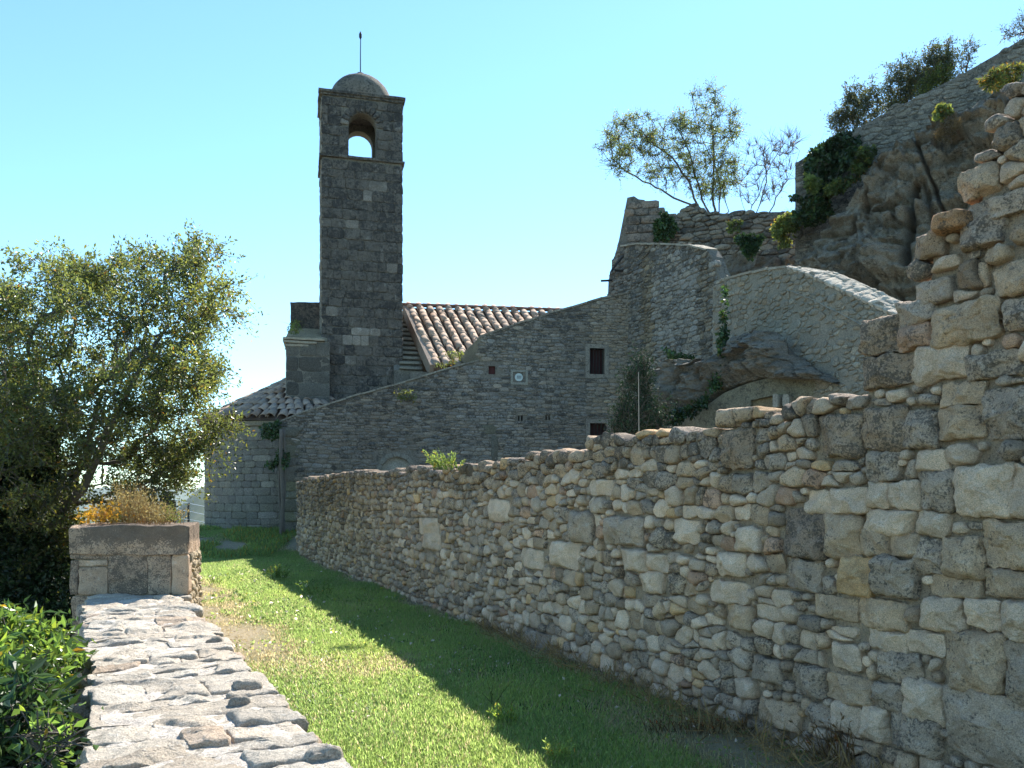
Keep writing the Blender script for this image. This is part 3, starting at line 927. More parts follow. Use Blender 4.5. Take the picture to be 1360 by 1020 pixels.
fb = [((93, 736, 147, 743), .8, .4), ((104, 744, 143, 752), 1.05, 0), ((93, 744, 104, 790), .8, .5), ((104, 753, 143, 790), .95, .1),
      ((144, 736, 196, 790), .85, .55), ((196, 736, 228, 790), 1.0, .35), ((228, 736, 251, 790), 1.1, -.2), ((95, 791, 170, 840), .9, .2), ((171, 791, 251, 840), .95, .2),
      ((95, 841, 150, 900), .9, .2), ((151, 841, 251, 900), .95, .2)]
cells, spec = [], []
for (u0, v0, u1, v1), f, lich in fb:
    a, c = pf.sz(u0, v1), pf.sz(u1, v0)
    cells.append([(a[0], a[1]), (c[0], a[1]), (c[0], c[1]), (a[0], c[1])])
    spec.append(dict(tint=(f * .98, f * .95, f * .9, lich - .1), H=.012, p=22, back=.12, gap=.002))
stones(pil, pf, cells, M['near'], name='block', rough=.012, freq=6, spec=spec, lod=(44, 11), seed=71, chop=.2, tilt=.02, dome=7)
# capping slab as one rough block
c0, c1 = pf.w(-.01, 0, .03)[:2], pf.w(pf.L + .01, 0, .03)[:2]
c2, c3 = c1 + pr_dir * (PDEP + .02), c0 + pr_dir * (PDEP + .02)
def rough_block(corners, z0, z1, mat, name, parent, n=22, amp=.02, tint=(1, 1, 1, 0), freq=4, seed=1, top=None):
    cs = np.array(corners); b = Bag()
    N = n
    pts = []; key = {}
    F4 = []
    def vid(a, bb, c):
        k = (a, bb, c)
        if k not in key:
            x, y, z = a / N, bb / N, c / N
            p = (1 - x) * (1 - y) * cs[0] + x * (1 - y) * cs[1] + x * y * cs[2] + (1 - x) * y * cs[3]
            e = [min(t, 1 - t) for t in (x, y, z)]
            key[k] = len(pts); pts.append((p[0], p[1], z0 + (z1 - z0) * z))
        return key[k]
    for a in range(N):
        for bb in range(N):
            F4 += [(vid(a, bb, 0), vid(a, bb + 1, 0), vid(a + 1, bb + 1, 0), vid(a + 1, bb, 0)), (vid(a, bb, N), vid(a + 1, bb, N), vid(a + 1, bb + 1, N), vid(a, bb + 1, N)),
                   (vid(a, 0, bb), vid(a + 1, 0, bb), vid(a + 1, 0, bb + 1), vid(a, 0, bb + 1)), (vid(a, N, bb), vid(a, N, bb + 1), vid(a + 1, N, bb + 1), vid(a + 1, N, bb)),
                   (vid(0, a, bb), vid(0, a, bb + 1), vid(0, a + 1, bb + 1), vid(0, a + 1, bb)), (vid(N, a, bb), vid(N, a + 1, bb), vid(N, a + 1, bb + 1), vid(N, a, bb + 1))]
    V = np.array(pts); cen = V.mean(axis=0)
    half = (V.max(axis=0) - V.min(axis=0)) / 2 + 1e-6
    nrm = ((V - cen) / half); l = (np.abs(nrm) ** 9).sum(1) ** (1 / 9)
    V = cen + (V - cen) / l[:, None] * np.minimum(l, 1)[:, None] if False else V
    # worn edges
    e = np.sort(np.abs(nrm), axis=1)[:, 1]
    pull = np.clip((e - .86) / .14, 0, 1) ** 2
    V = V - nrm * pull[:, None] * amp * .8
    V = V + amp * np.stack([fbm(V * freq + 9 * k, seed + k, 5, .55) for k in range(3)], -1) * 1.6
    b.add(V, F4=F4, tint=tint(V) if callable(tint) else tint)
    return b.build(name, mat, parent, smooth=True)
rough_block((c0, c1, c2, c3), pz - .345, pz, M['near'], 'cap_slab', pil, 40, .022, lambda V: np.stack([np.full(len(V), 1.0), np.full(len(V), .95), np.full(len(V), .88), .3 + 1.0 * np.clip((V[:, 2] - pz + .24) / .12, 0, 1) * np.clip((V[:, 0] + 5.1) / .3, 0, 1)], 1), 3.5, 5)
# right side of the pier: rough sunlit rubble edge
cl = rubble_cells([(.05, -.1), (PDEP, -.1), (PDEP, pz - .35), (.05, pz - .35)], lambda s, z: .10, 1.1, seed=14)
stones(pil, prt, cl, M['cap'], name='side_stone', H=.035, tint_fn=lambda s, z, r: (lambda f: (f, f * .9, f * .72, r.uniform(-.2, .6)))(r.uniform(.7, 1.15)), seed=15, maxparts=60, rough=.02, back=.05, lod=(18, 6))
# ------------------------------------------------------------------ bell tower
def tower():
    th = R(14.5)
    fx, fy = P(427, 500, 27)[:2]
    ex = np.array([math.cos(th), math.sin(th)]); ey = np.array([-math.sin(th), math.cos(th)])
    W_, D_ = 2.64, 1.9
    fl = np.array([fx, fy]); fr = fl + ex * W_; br = fr + ey * D_; bl = fl + ey * D_
    front = Plane(fl, fr); left = Plane(bl, fl); right = Plane(fr, br); right.n = ex; back = Plane(br, bl); back.n = ey; left.n = -ex
    zt, zc = 14.76, 12.66
    root = thing('bell_tower', 'tall dark stone bell tower with an arched belfry opening and small dome', 'tower', (*(fl + fr + bl + br) / 4, 0))
    # shaft core
    def ring_box(bag, off, z0, z1, tint=(1, 1, 1, 0)):
        c = [fl + (-ex - ey) * off, fr + (ex - ey) * off, br + (ex + ey) * off, bl + (-ex + ey) * off]
        V = [(p[0], p[1], z) for z in (z0, z1) for p in c]
        bag.add(V, F4=BOXF, tint=tint)
    b = Bag(); ring_box(b, -.03, 0, zc - .02); b.build('core', M['farmortar'], root)
    # belfry walls with arched openings front and back
    aw0, aw1 = front.sz(463, 180)[0], front.sz(500, 180)[0]
    zb = zc + .03
    ztop_arch = EZ + (HOR - 149) / F * 27.3
    arc_r = (aw1 - aw0) / 2; zsp = ztop_arch - arc_r
    def arch(s0, s1, n=12):
        r = (s1 - s0) / 2; c = (s0 + s1) / 2
        return [(c + r * math.cos(a), zsp + r * math.sin(a)) for a in np.linspace(0, math.pi, n)]
    def face(bag, pl, s0, s1, L, op=True):
        if op:
            poly = [(0.03, zb), (s0, zb)] + arch(s0, s1)[::-1] + [(s1, zb), (L - .03, zb), (L - .03, zt - .05), (0.03, zt - .05)]
        else: poly = [(.5, zb), (L - .5, zb), (L - .5, zt - .05), (.5, zt - .05)]
        prism(bag, pl, poly, .42, -.03)
    b = Bag()
    face(b, front, aw0, aw1, W_); face(b, back, W_ - aw1, W_ - aw0, W_)
    face(b, left, 0, 0, D_, False); face(b, right, 0, 0, D_, False)
    b.build('belfry_wall', M['farmortar'], root)
    b = Bag(); ring_box(b, -.35, zt - .35, zt - .06); b.build('belfry_ceiling', M['tower'], root)
    # masonry blocks
    def tint(s, z, rr):
        f = rr.uniform(.92, 1.08)
        t = rr.random()
        lich = rr.uniform(-.05, .5)
        if t < .06: f = rr.uniform(1.25, 1.7); lich = -.5
        if z > 6.5 and z < 7.2 and .8 < s < 1.4 and t < .8: f = 1.9; lich = -.8
        if z < 5.2: f *= 1.15
        return (f, f * .985, f * .95, lich)
    zs = courses(0.3, zc - .10, .31, .18, 3)
    zs2 = courses(zc + .08, zt - .14, .30, .12, 5)
    hole = [(aw0 - .06, zb - .1), (aw1 + .06, zb - .1), (aw1 + .06, zsp), ((aw0 + aw1) / 2, ztop_arch + .12), (aw0 - .06, zsp)]
    hb = [(aw0 - .02, zb - .2), (aw1 + .02, zb - .2)] + [(x + (x - (aw0 + aw1) / 2) * .05, z + .04) for x, z in arch(aw0, aw1)]
    cf = ashlar_cells(0, W_, zs, .26, .62, 2) 
    cf2 = []
    for c in ashlar_cells(0, W_, zs2, .25, .5, 6):
        # cut the blocks at the opening
        x0, z0, x1, z1 = c[0][0], c[0][1], c[2][0], c[2][1]
        if z1 <= zsp + .05:
            if x0 < aw0 < x1: c = [(x0, z0), (aw0, z0), (aw0, z1), (x0, z1)]
            elif x0 < aw1 < x1: c = [(aw1, z0), (x1, z0), (x1, z1), (aw1, z1)]
            elif x0 >= aw0 and x1 <= aw1: continue
        elif inside(hb, [(x0 + x1) / 2, x0 + .03, x1 - .03], [z0 + .04] * 3).any(): continue
        cf2.append(c)
    # voussoirs
    cx = (aw0 + aw1) / 2; r0, r1 = arc_r + .005, arc_r + .27
    an = np.linspace(0, math.pi, 12)
    vs = [[(cx + r0 * math.cos(a), zsp + r0 * math.sin(a)), (cx + r1 * math.cos(a), zsp + r1 * math.sin(a)), (cx + r1 * math.cos(c), zsp + r1 * math.sin(c)), (cx + r0 * math.cos(c), zsp + r0 * math.sin(c))] for a, c in zip(an[:-1], an[1:])]
    cf2 = [c for c in cf2 if not (np.hypot(np.mean([p[0] for p in c]) - cx, np.mean([p[1] for p in c]) - zsp) < r1 - .03 and np.mean([p[1] for p in c]) > zsp)]
    kw = dict(H=.012, Hvar=.6, p=20, rough=.018, freq=5, gap=.003, back=.06, chop=.25, tilt=.03, tint_fn=tint, name='block', dome=6)
    stones(root, front, cf + cf2, M['tower'], lod=(16, 5), seed=5, maxparts=270, **kw)
    stones(root, front, vs, M['tower'], lod=(12, 4), seed=8, maxparts=12, **{**kw, 'H': .045, 'name': 'arch_stone'})
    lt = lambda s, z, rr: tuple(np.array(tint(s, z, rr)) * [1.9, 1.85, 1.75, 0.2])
    cl = ashlar_cells(0, D_, zs, .3, .6, 9) + ashlar_cells(0, D_, zs2, .3, .5, 10)
    stones(root, left, cl, M['tower'], lod=(10, 3), seed=6, maxparts=30, **{**kw, 'tint_fn': lt, 'H': .02})
    cl = ashlar_cells(0, D_, zs, .3, .6, 9) + ashlar_cells(0, D_, zs2, .3, .5, 10)
    stones(root, right, cl, M['tower'], lod=(8, 3), seed=7, maxparts=0, **kw)
    # string course and top cornice
    for (z0, z1, o1, nm) in ((zc - .02, zc + .06, .07, 'string_course'), (zt - .10, zt - .02, .04, 'cornice'), (zt - .02, zt + .07, .09, 'cornice')):
        c = [fl + (-ex - ey) * o1, fr + (ex - ey) * o1, br + (ex + ey) * o1, bl + (-ex + ey) * o1]
        rough_block(c, z0, z1, M['tower'], nm, root, 12, .016, (1.1, 1.08, 1.02, .3), 3, int(z0 * 10))
    # dome
    cen = (fl + fr + bl + br) / 4
    b = Bag(); N_ = 28; K = 12
    V = []
    rd = 1.06; hd = 1.0
    for k in range(K):
        a = k / (K - 1) * math.pi / 2
        for q in range(N_):
            t = q * 2 * math.pi / N_
            r = rd * math.cos(a) ** .85
            V.append((cen[0] + r * math.cos(t), cen[1] + r * math.sin(t), zt + .06 + hd * math.sin(a)))
    V = np.array(V); V += .018 * np.stack([fbm(V * 3 + 5 * k, 90 + k, 4) for k in range(3)], -1)
    i, j = np.meshgrid(np.arange(K - 1), np.arange(N_), indexing='ij'); i, j = i.ravel(), j.ravel()
    b.add(V, F4=np.stack([i * N_ + j, i * N_ + (j + 1) % N_, (i + 1) * N_ + (j + 1) % N_, (i + 1) * N_ + j], 1), tint=(1.3, 1.25, 1.15, 0))
    b.build('dome', M['tower'], root, smooth=True)
    b = Bag()
    tube(b, [(cen[0], cen[1], zt + 1.0), (cen[0], cen[1], zt + 1.15), (cen[0], cen[1], zt + 1.20)], [.17, .17, .12], 12)
    b.build('cap_stone', M['tower'], root)
    b = Bag()
    tube(b, [(cen[0], cen[1], zt + 1.2), (cen[0], cen[1], zt + 1.9), (cen[0] + .01, cen[1], zt + 2.62)], [.020, .016, .014], 6)
    tube(b, [(cen[0], cen[1], zt + 2.38), (cen[0], cen[1], zt + 2.44), (cen[0], cen[1], zt + 2.54), (cen[0], cen[1], zt + 2.64)], [.02, .05, .05, .01], 8)
    b.build('lightning_rod', M['iron'], root)
    return fl, ex, ey, cen
t_fl, t_ex, t_ey, t_c = tower()

# ------------------------------------------------------------------ church behind: apse, buttress, nave roof
ch = thing('church', 'stone church with a round apse and a pale clay-tiled nave roof behind the bell tower', 'church', (-6, 29, 0))
ax_, ay_, ar = -7.3, 28.35, 3.02
cyl = Cyl(ax_, ay_, ar)
s0, s1 = -ar * R(95), ar * R(35)
b = Bag(); tube(b, [(ax_, ay_, -3.2), (ax_, ay_, 0), (ax_, ay_, 3.72)], [ar - .03] * 3, 64); b.build('apse_core', M['farmortar'], ch)
def ap_t(s, z, rr):
    f = rr.uniform(.9, 1.1); r = rr.random()
    if r < .05: f = 1.4
    return (f, f * rr.uniform(.97, 1.0), f * rr.uniform(.9, 1.0), rr.uniform(-.6, .5) + max(0, (1.3 - z)) * .5)
cells = ashlar_cells(s0, s1, courses(-.1, 3.70, .22, .2, 4), .26, .62, 3)
stones(ch, cyl, cells, M['apse'], name='block', H=.007, Hvar=.5, p=24, rough=.008, freq=4, gap=.0025, back=.05, chop=.1, tilt=.01, tint_fn=ap_t, lod=(16, 4), maxparts=200, dome=8, stuff_name='rear_blocks')
# cornice under the eaves
b = Bag(); n = 40
aa = np.linspace(R(-130), R(60), n)
V = []
for (r, z) in ((ar - .02, 3.70), (ar + .09, 3.72), (ar + .11, 3.86), (ar - .02, 3.88)):
    V += [(ax_ + r * math.sin(a), ay_ - r * math.cos(a), z) for a in aa]
i, j = np.meshgrid(np.arange(3), np.arange(n - 1), indexing='ij'); i, j = i.ravel(), j.ravel()
b.add(V, F4=np.stack([i * n + j, i * n + j + 1, (i + 1) * n + j + 1, (i + 1) * n + j], 1), tint=(1.15, 1.1, .95, -.5))
b.build('cornice', M['apse'], ch)

def tile_mesh(nm, L, r0, r1, seg=8, th=.016, drop=.0):
    V, F4 = [], []
    for (y, r) in ((0, r0), (L * .5, (r0 + r1) / 2), (L, r1)):
        for q in (0, 1):
            for k in range(seg + 1):
                a = math.pi * k / seg; rr_ = r - q * th
                V.append((rr_ * math.cos(a), y, rr_ * math.sin(a) * .85))
    n = seg + 1
    for k in range(seg):
        for t in range(2):
            o = t * 2 * n; p = o + 2 * n
            F4.append((o + k, o + k + 1, p + k + 1, p + k)); F4.append((o + n + k + 1, o + n + k, p + n + k, p + n + k + 1))
        F4.append((k + 1, k, n + k, n + k + 1)); o = 4 * n; F4.append((o + k, o + k + 1, o + n + k + 1, o + n + k))
    return np.array(V), np.array(F4)
def basis(dn, across, up, o, sc=1.0):
    from mathutils import Matrix
    m = Matrix([[across[i] * sc, -dn[i] * sc, up[i] * sc, o[i]] for i in range(3)] + [[0, 0, 0, 1]])
    return m
tile_meshes = []
rr = random.Random(77)
for k in range(10):
    V, F4 = tile_mesh('tile', .46, .135, .115)
    V = V + .006 * np.stack([fbm(V * 9 + 5 * q + k, 120 + k + q, 3) for q in range(3)], -1)
    g = rr.uniform(.72, 1.22); rd = rr.uniform(-.08, .08)
    tile_meshes.append(new_mesh('tile', V, [F4], M['tile'], (g * (1 + rd), g, g * (1 - rd * .6), rr.uniform(-.5, .8)), smooth=True))
def put_tile(parent, mat4, name='tile'):
    o = bpy.data.objects.new(name, rr.choice(tile_meshes)); COL.objects.link(o)
    o.parent = parent
    pl = WORLD_OF[parent.name]
    mat4 = mat4.copy()
    for i in range(3): mat4[i][3] -= pl[i]
    o.matrix_local = mat4
    return o
# nave roof
TL, TR = P(541, 408, 30.2), P(753, 411, 31.2); BL = P(578, 488, 26.4)
TR[2] = TL[2] + .02
dn = BL - TL; Ld = np.linalg.norm(dn); dn /= Ld
across = TR - TL; La = np.linalg.norm(across); across /= La
up = np.cross(across, -dn); up /= np.linalg.norm(up)
if up[2] < 0: up = -up
acx = np.cross(-dn, up); acx /= np.linalg.norm(acx)
b = Bag()
q = [TL - across * .05, TR + across * .8, TR + across * .8 + dn * (Ld + .1), BL - across * .05]
b.add([p - up * .02 for p in q] + [p - up * .22 for p in q], F4=BOXF, tint=(.5, .42, .38, .6)); b.build('roof_deck', M['tile'], ch)
ncol = 18; pitch = La / 17.2
for c in range(ncol):
    nrow = 15
    o = TL + across * (pitch * (c + .25))
    for k in range(nrow):
        pt = o + dn * (Ld * (k + 1) / nrow) + across * rr.uniform(-.012, .012) + up * (.03 + rr.uniform(-.008, .012))
        tw = rr.uniform(-.06, .06)
        d2 = dn + across * tw; d2 /= np.linalg.norm(d2); lift = d2 - up * .06; lift /= np.linalg.norm(lift)
        u2 = np.cross(np.cross(lift, up), lift); u2 /= np.linalg.norm(u2); 
        if u2[2] < 0: u2 = -u2
        a2 = np.cross(-lift, u2)
        put_tile(ch, basis(lift, a2, u2, pt, rr.uniform(.96, 1.04)), 'tile')
b = Bag()
for c in range(-1, 12):     # ridge of half-round tiles, red brown
    V, F4 = tile_mesh('x', .62, .15, .135)
    o = TL + across * (c * .56) + up * .03 + np.array([0, 0, .02])
    W_ = np.array([o + across * v[1] + np.cross(across, [0, 0, 1]) * v[0] + np.array([0, 0, 1]) * v[2] * .9 for v in V])
    b.add(W_, F4=F4, tint=(.55, .40, .36, .2))
b.build('ridge_tiles', M['tile'], ch)
# mortared verge on the left edge of the roof and the wall below it
b = Bag()
vd = [TL - across * .17, TL + across * .02, BL + across * .02, BL - across * .17]
b.add([p + up * .10 for p in vd] + [p - up * .35 for p in vd], F4=BOXF, tint=(.8, .85, .9, .3)); b.build('verge', M['tile'], ch)
def wall_box(name, u0, u1, D0, D1, z0, z1, depth, mat, parent, tint=(1, 1, 1, 0)):
    a, c = P(u0, 500, D0), P(u1, 500, D1)
    pl = Plane(a[:2], c[:2]); b = Bag()
    prism(b, pl, [(0, z0), (pl.L, z0), (pl.L, z1), (0, z1)], depth, 0, tint=tint)
    b.build(name, mat, parent); return pl
# nave body
BL2 = BL + across * (La + .8)
pl = Plane(BL[:2] + dn[:2] * -.25, BL2[:2] + dn[:2] * -.25); b = Bag()
prism(b, pl, [(-.75, -1), (pl.L, -1), (pl.L, BL[2] - .12), (-.75, BL[2] - .12)], 6, 0); b.build('nave_wall', M['farmortar'], ch)
# stepped stone slabs between the tower and the tiles
a, c = P(548, 487, 27.35), P(541, 413, 30.4)
for k in range(13):
    t = k / 12; p = a + (c - a) * t
    w = .46 - .17 * t + rr.uniform(-.02, .02)
    f = rr.uniform(.9, 1.25)
    cs = [p[:2] + t_ex * x + t_ey * y for x, y in ((-.42, 0), (w - .12, 0), (w - .12, .55), (-.42, .55))]
    rough_block(cs, p[2] - .085, p[2], M['apse'], 'step_slab', ch, 5, .012, (f, f * .98, f * .93, .1), 5, k)
pl = wall_box('verge_backing', 550, 584, 28.3, 28.7, 0, EZ + (HOR - 473) / F * 28.4, .6, M['farmortar'], ch)
pl = wall_box('slab_backing', 530, 566, 27.6, 27.9, 0, a[2] - .1, 1.0, M['farmortar'], ch)
b = Bag(); b.add([(*(a[:2] + t_ex * x + t_ey * .1), a[2] - .12) for x in (-.6, .36)] + [(*(c[:2] + t_ex * x + t_ey * .1), c[2] - .12) for x in (.25, -.6)] +
      [(*(a[:2] + t_ex * x + t_ey * .1), a[2] - 2) for x in (-.6, .36)] + [(*(c[:2] + t_ex * x + t_ey * .1), c[2] - 2) for x in (.25, -.6)], F4=BOXF)
b.build('slab_bed', M['farmortar'], ch)
# buttress left of the tower with a slab-stepped top
bl_ = P(380, 500, 26.3)[:2]; br_ = bl_ + t_ex * 1.35
bp_ = Plane(bl_, br_); bleft = Plane(bl_ + t_ey * 3, bl_); bleft.n = -t_ex
zb_ = EZ + (HOR - 452) / F * 26.3
b = Bag(); V = [(p[0], p[1], z) for z in (-.5, zb_) for p in (bl_, br_, br_ + t_ey * 3, bl_ + t_ey * 3)]; b.add(V, F4=BOXF); b.build('buttress', M['farmortar'], ch)
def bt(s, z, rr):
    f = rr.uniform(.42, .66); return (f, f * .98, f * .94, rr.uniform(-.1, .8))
stones(ch, bp_, ashlar_cells(0, 1.35, courses(.2, zb_ - .02, .42, .2, 8), .5, .9, 8), M['apse'], name='block', H=.02, p=16, rough=.02, freq=3, gap=.006, back=.05, tint_fn=bt, lod=(16, 5), maxparts=40, seed=44, tilt=.02, chop=.2)
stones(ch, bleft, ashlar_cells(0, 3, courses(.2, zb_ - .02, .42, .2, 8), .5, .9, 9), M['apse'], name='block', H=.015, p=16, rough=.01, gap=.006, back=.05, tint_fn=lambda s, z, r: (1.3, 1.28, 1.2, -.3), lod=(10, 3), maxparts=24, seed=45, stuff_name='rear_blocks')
for k in range(3):
    z = zb_ + .02 - .10 * (k) ; o1 = .10 - .03 * k
    cs = [bl_ + t_ex * (-o1) + t_ey * (-o1), bl_ + t_ex * (1.2 - .25 * k) + t_ey * (-o1), bl_ + t_ex * (1.2 - .25 * k) + t_ey * .8, bl_ + t_ex * (-o1) + t_ey * .8]
    rough_block(cs, z, z + .075, M['cap'], 'roof_slab', ch, 10, .015, (.8, .78, .72, .2), 4, k + 9)
for k in range(7):
    t = (k + 1) / 7
    y = .18 + 2.2 * t; z = zb_ + .08 + 1.18 * t * .62
    x0 = -.02 + .12 * t
    cs = [bl_ + t_ex * x + t_ey * yy for x, yy in ((x0, y - .3), (1.3, y - .3), (1.3, y + .6), (x0, y + .6))]
    rough_block(cs, z - .25, z, M['cap'], 'roof_slab', ch, 9, .022, (.62, .6, .52, .5), 4, k + 19)
cs = [bl_ + t_ex * x + t_ey * yy for x, yy in ((.12, 2.5), (1.3, 2.5), (1.3, 3), (.12, 3))]
rough_block(cs, zb_ + .5, EZ + (HOR - 402) / F * 29.0, M['tower'], 'top_block', ch, 12, .04, (.9, .85, .8, .3), 2.5, 70)
# conical apse roof with tiles laid down its slope
apz, rz0 = 5.62, 3.90
rO = ar + .20
b = Bag(); n = 48
V = [(ax_, ay_, apz)] + [(ax_ + rO * math.sin(a), ay_ - rO * math.cos(a), rz0 - .02) for a in np.linspace(0, 2 * math.pi, n, endpoint=False)]
b.add(V, F3=[(0, 1 + k, 1 + (k + 1) % n) for k in range(n)], tint=(.45, .4, .38, .6)); b.build('apse_roof_deck', M['tile'], ch)
for row in range(8):
    t0 = 1 - row / 8.2
    r = rO * t0
    nt_ = max(4, int(2 * math.pi * r / .30))
    for q in range(nt_):
        a = (q + .5 * (row % 2)) * 2 * math.pi / nt_
        if math.cos(a) < -.25: continue
        a += rr.uniform(-.02, .02)
        d = np.array([math.sin(a) * rO, -math.cos(a) * rO, -(apz - rz0)]); d /= np.linalg.norm(d)
        acr = np.array([math.cos(a), math.sin(a), 0]) + .12 * rr.uniform(-1, 1) * np.array([0, 0, 1])
        upv = np.cross(acr, -d); upv /= np.linalg.norm(upv)
        if upv[2] < 0: upv = -upv
        acr = np.cross(-d, upv)
        o = np.array([ax_ + r * math.sin(a), ay_ - r * math.cos(a), rz0 + (apz - rz0) * (1 - t0)]) + upv * (.05 + rr.uniform(-.01, .03))
        put_tile(ch, basis(d, acr, upv, o, rr.uniform(1.0, 1.15)), 'apse_tile')

# ------------------------------------------------------------------ rubble stone house in front of the church
fac = plane_px(375, 24.5, 866, 26.6)
ftop = [(371, 561), (400, 549), (440, 536), (480, 524), (520, 513), (560, 501), (600, 489), (637, 480), (637, 448), (665, 438), (700, 427), (730, 417), (760, 409), (800, 397), (830, 391), (880, 384)]
FT = fac.poly(ftop)
fo = [(FT[-1][0], -.3), (FT[0][0], -.3)] + FT
def rect(pl, u0, v0, u1, v1):
    um, vm = (u0 + u1) / 2, (v0 + v1) / 2
    a0, a1 = pl.sz(u0, vm)[0], pl.sz(u1, vm)[0]; z0, z1 = pl.sz(um, v1)[1], pl.sz(um, v0)[1]
    return [(a0, z0), (a1, z0), (a1, z1), (a0, z1)]
def grow(r, w, h0=None, h1=None):
    h0 = w if h0 is None else h0; h1 = w if h1 is None else h1
    return [(r[0][0] - w, r[0][1] - h0), (r[1][0] + w, r[1][1] - h0), (r[2][0] + w, r[2][1] + h1), (r[3][0] - w, r[3][1] + h1)]
win1, win2 = rect(fac, 783, 462.5, 803, 497), rect(fac, 783.5, 562, 806, 600)
slits = [rect(fac, 688, 552, 690.2, 559), rect(fac, 692, 552, 694.4, 559), rect(fac, 724.5, 551.5, 726.8, 558), rect(fac, 728.4, 551.5, 730.5, 558), rect(fac, 823.5, 423, 825.7, 429), rect(fac, 827, 423, 829, 429)]
hatch = rect(fac, 649, 486, 658, 497)
plq = rect(fac, 679, 492, 700, 510)
cx_, cw_ = fac.sz(527, 620)[0], .46
nz1 = fac.sz(527, 607)[1]
niche = [(cx_ - cw_, .9), (cx_ + cw_, .9)] + [(cx_ + cw_ * math.cos(a), nz1 - cw_ + cw_ * math.sin(a)) for a in np.linspace(0, math.pi, 10)]
hs = thing('stone_house', 'grey rubble stone house front with barred windows and a sloping top, beside the bell tower', 'house', (*fac.w(5.5, 0)[:2], 0))
b = Bag(); prism(b, fac, fo, .6, -.012, [win1, win2, niche, hatch] + slits); b.build('wall', M['farmortar'], hs)
def fsize(s, z): return .115 + .02 * math.sin(s * 1.7 + z * 2)
holes = [grow(win1, .16), grow(win2, .16), grow(niche[:2] + [(cx_ + cw_, nz1), (cx_ - cw_, nz1)], .2, 0, .2), grow(plq, .05), grow(hatch, .13)] + [grow(q, .03) for q in slits]
quoin_holes = []
cells = rubble_cells(fo, fsize, aspect=2.2, jitter=.12, weight=.3, holes=holes, seed=23)
cells = [c for c in cells if np.mean([p[1] for p in c]) > .9]
flen = fac.L
def f_t(s, z, rr):
    f = rr.uniform(.88, 1.12); r = rr.random(); tz = np.interp(s, [p[0] for p in FT], [p[1] for p in FT])
    if r < .10: f = rr.uniform(1.15, 1.35)
    w = rr.uniform(-.04, .08)
    lich = rr.uniform(-.6, .6) + .6 * np.clip(1 - (tz - z) / .6, 0, 1)
    if s > flen * .82 and z > 4.2: f *= 1.3; lich -= .4; w += .06
    f *= 1.0 + .12 * math.sin(s * .9 + 2)
    return (f * (1 + w), f, f * (1 - w * 1.3), lich)
stones(hs, fac, cells, M['far'], name='stone', H=.016, Hvar=.7, p=9, rough=.014, freq=8, gap=.004, back=.06, tint_fn=f_t, maxparts=300, lod=(11, 3), seed=31, stuff_name='small_stones', tilt=.08)
# coping of thin slabs along the sloping top
def coping(root, pl, pts, w, th, mat, name, over=.05, tint=(1.2, 1.18, 1.1, -.2), seg=.5, seed=1, drop=0.0):
    r2 = random.Random(seed)
    for k in range(len(pts) - 1):
        a, c = np.array(pts[k]), np.array(pts[k + 1]); L = np.linalg.norm(c - a)
        if abs(c[0] - a[0]) < .05: continue
        n = max(1, int(round(L / seg)))
        for q in range(n):
            p0, p1 = a + (c - a) * q / n, a + (c - a) * ((q + 1) / n - .02)
            j = r2.uniform(-.012, .012); f = r2.uniform(.8, 1.15); o = over + r2.uniform(-.02, .02)
            V = []
            for (p) in (p0, p1):
                for (h, dz) in ((o, -drop), (o, th - drop), (-w, th), (-w, 0)):
                    V.append(pl.w(p[0], p[1] + j + dz, h))
            V = np.array(V)
            b = Bag(); b.add(V, F4=[(0, 1, 2, 3), (7, 6, 5, 4), (0, 4, 5, 1), (1, 5, 6, 2), (2, 6, 7, 3), (3, 7, 4, 0)], tint=(tint[0] * f, tint[1] * f, tint[2] * f, tint[3]))
            b.build(name, mat, root)
coping(hs, fac, FT[:8], .62, .05, M['apse'], 'coping_slab', .04, seed=3)
coping(hs, fac, FT[8:], .62, .06, M['far'], 'coping_slab', .03, (1.3, 1.25, 1.15, 0), seed=4)
# the raking return where the roof tiles end
b = Bag()
r0, r1, r2_ = fac.w(*FT[8]), fac.w(*FT[7]), P(598, 486, 27.6)
rA, rB = fac.w(FT[8][0], FT[8][1], -.3), None
V = [r0, r1, r2_ + np.array([0, 0, 0.02]), r0 + [.35, .1, 0], r1 + [.35, .1, 0], r2_ + [.35, .1, 0.02]]
b.add(V, F3=[(0, 1, 2), (3, 5, 4)], F4=[(0, 3, 4, 1), (1, 4, 5, 2), (2, 5, 3, 0)], tint=(1.15, 1.1, .95, -.4)); b.build('return_wall', M['farmortar'], hs)
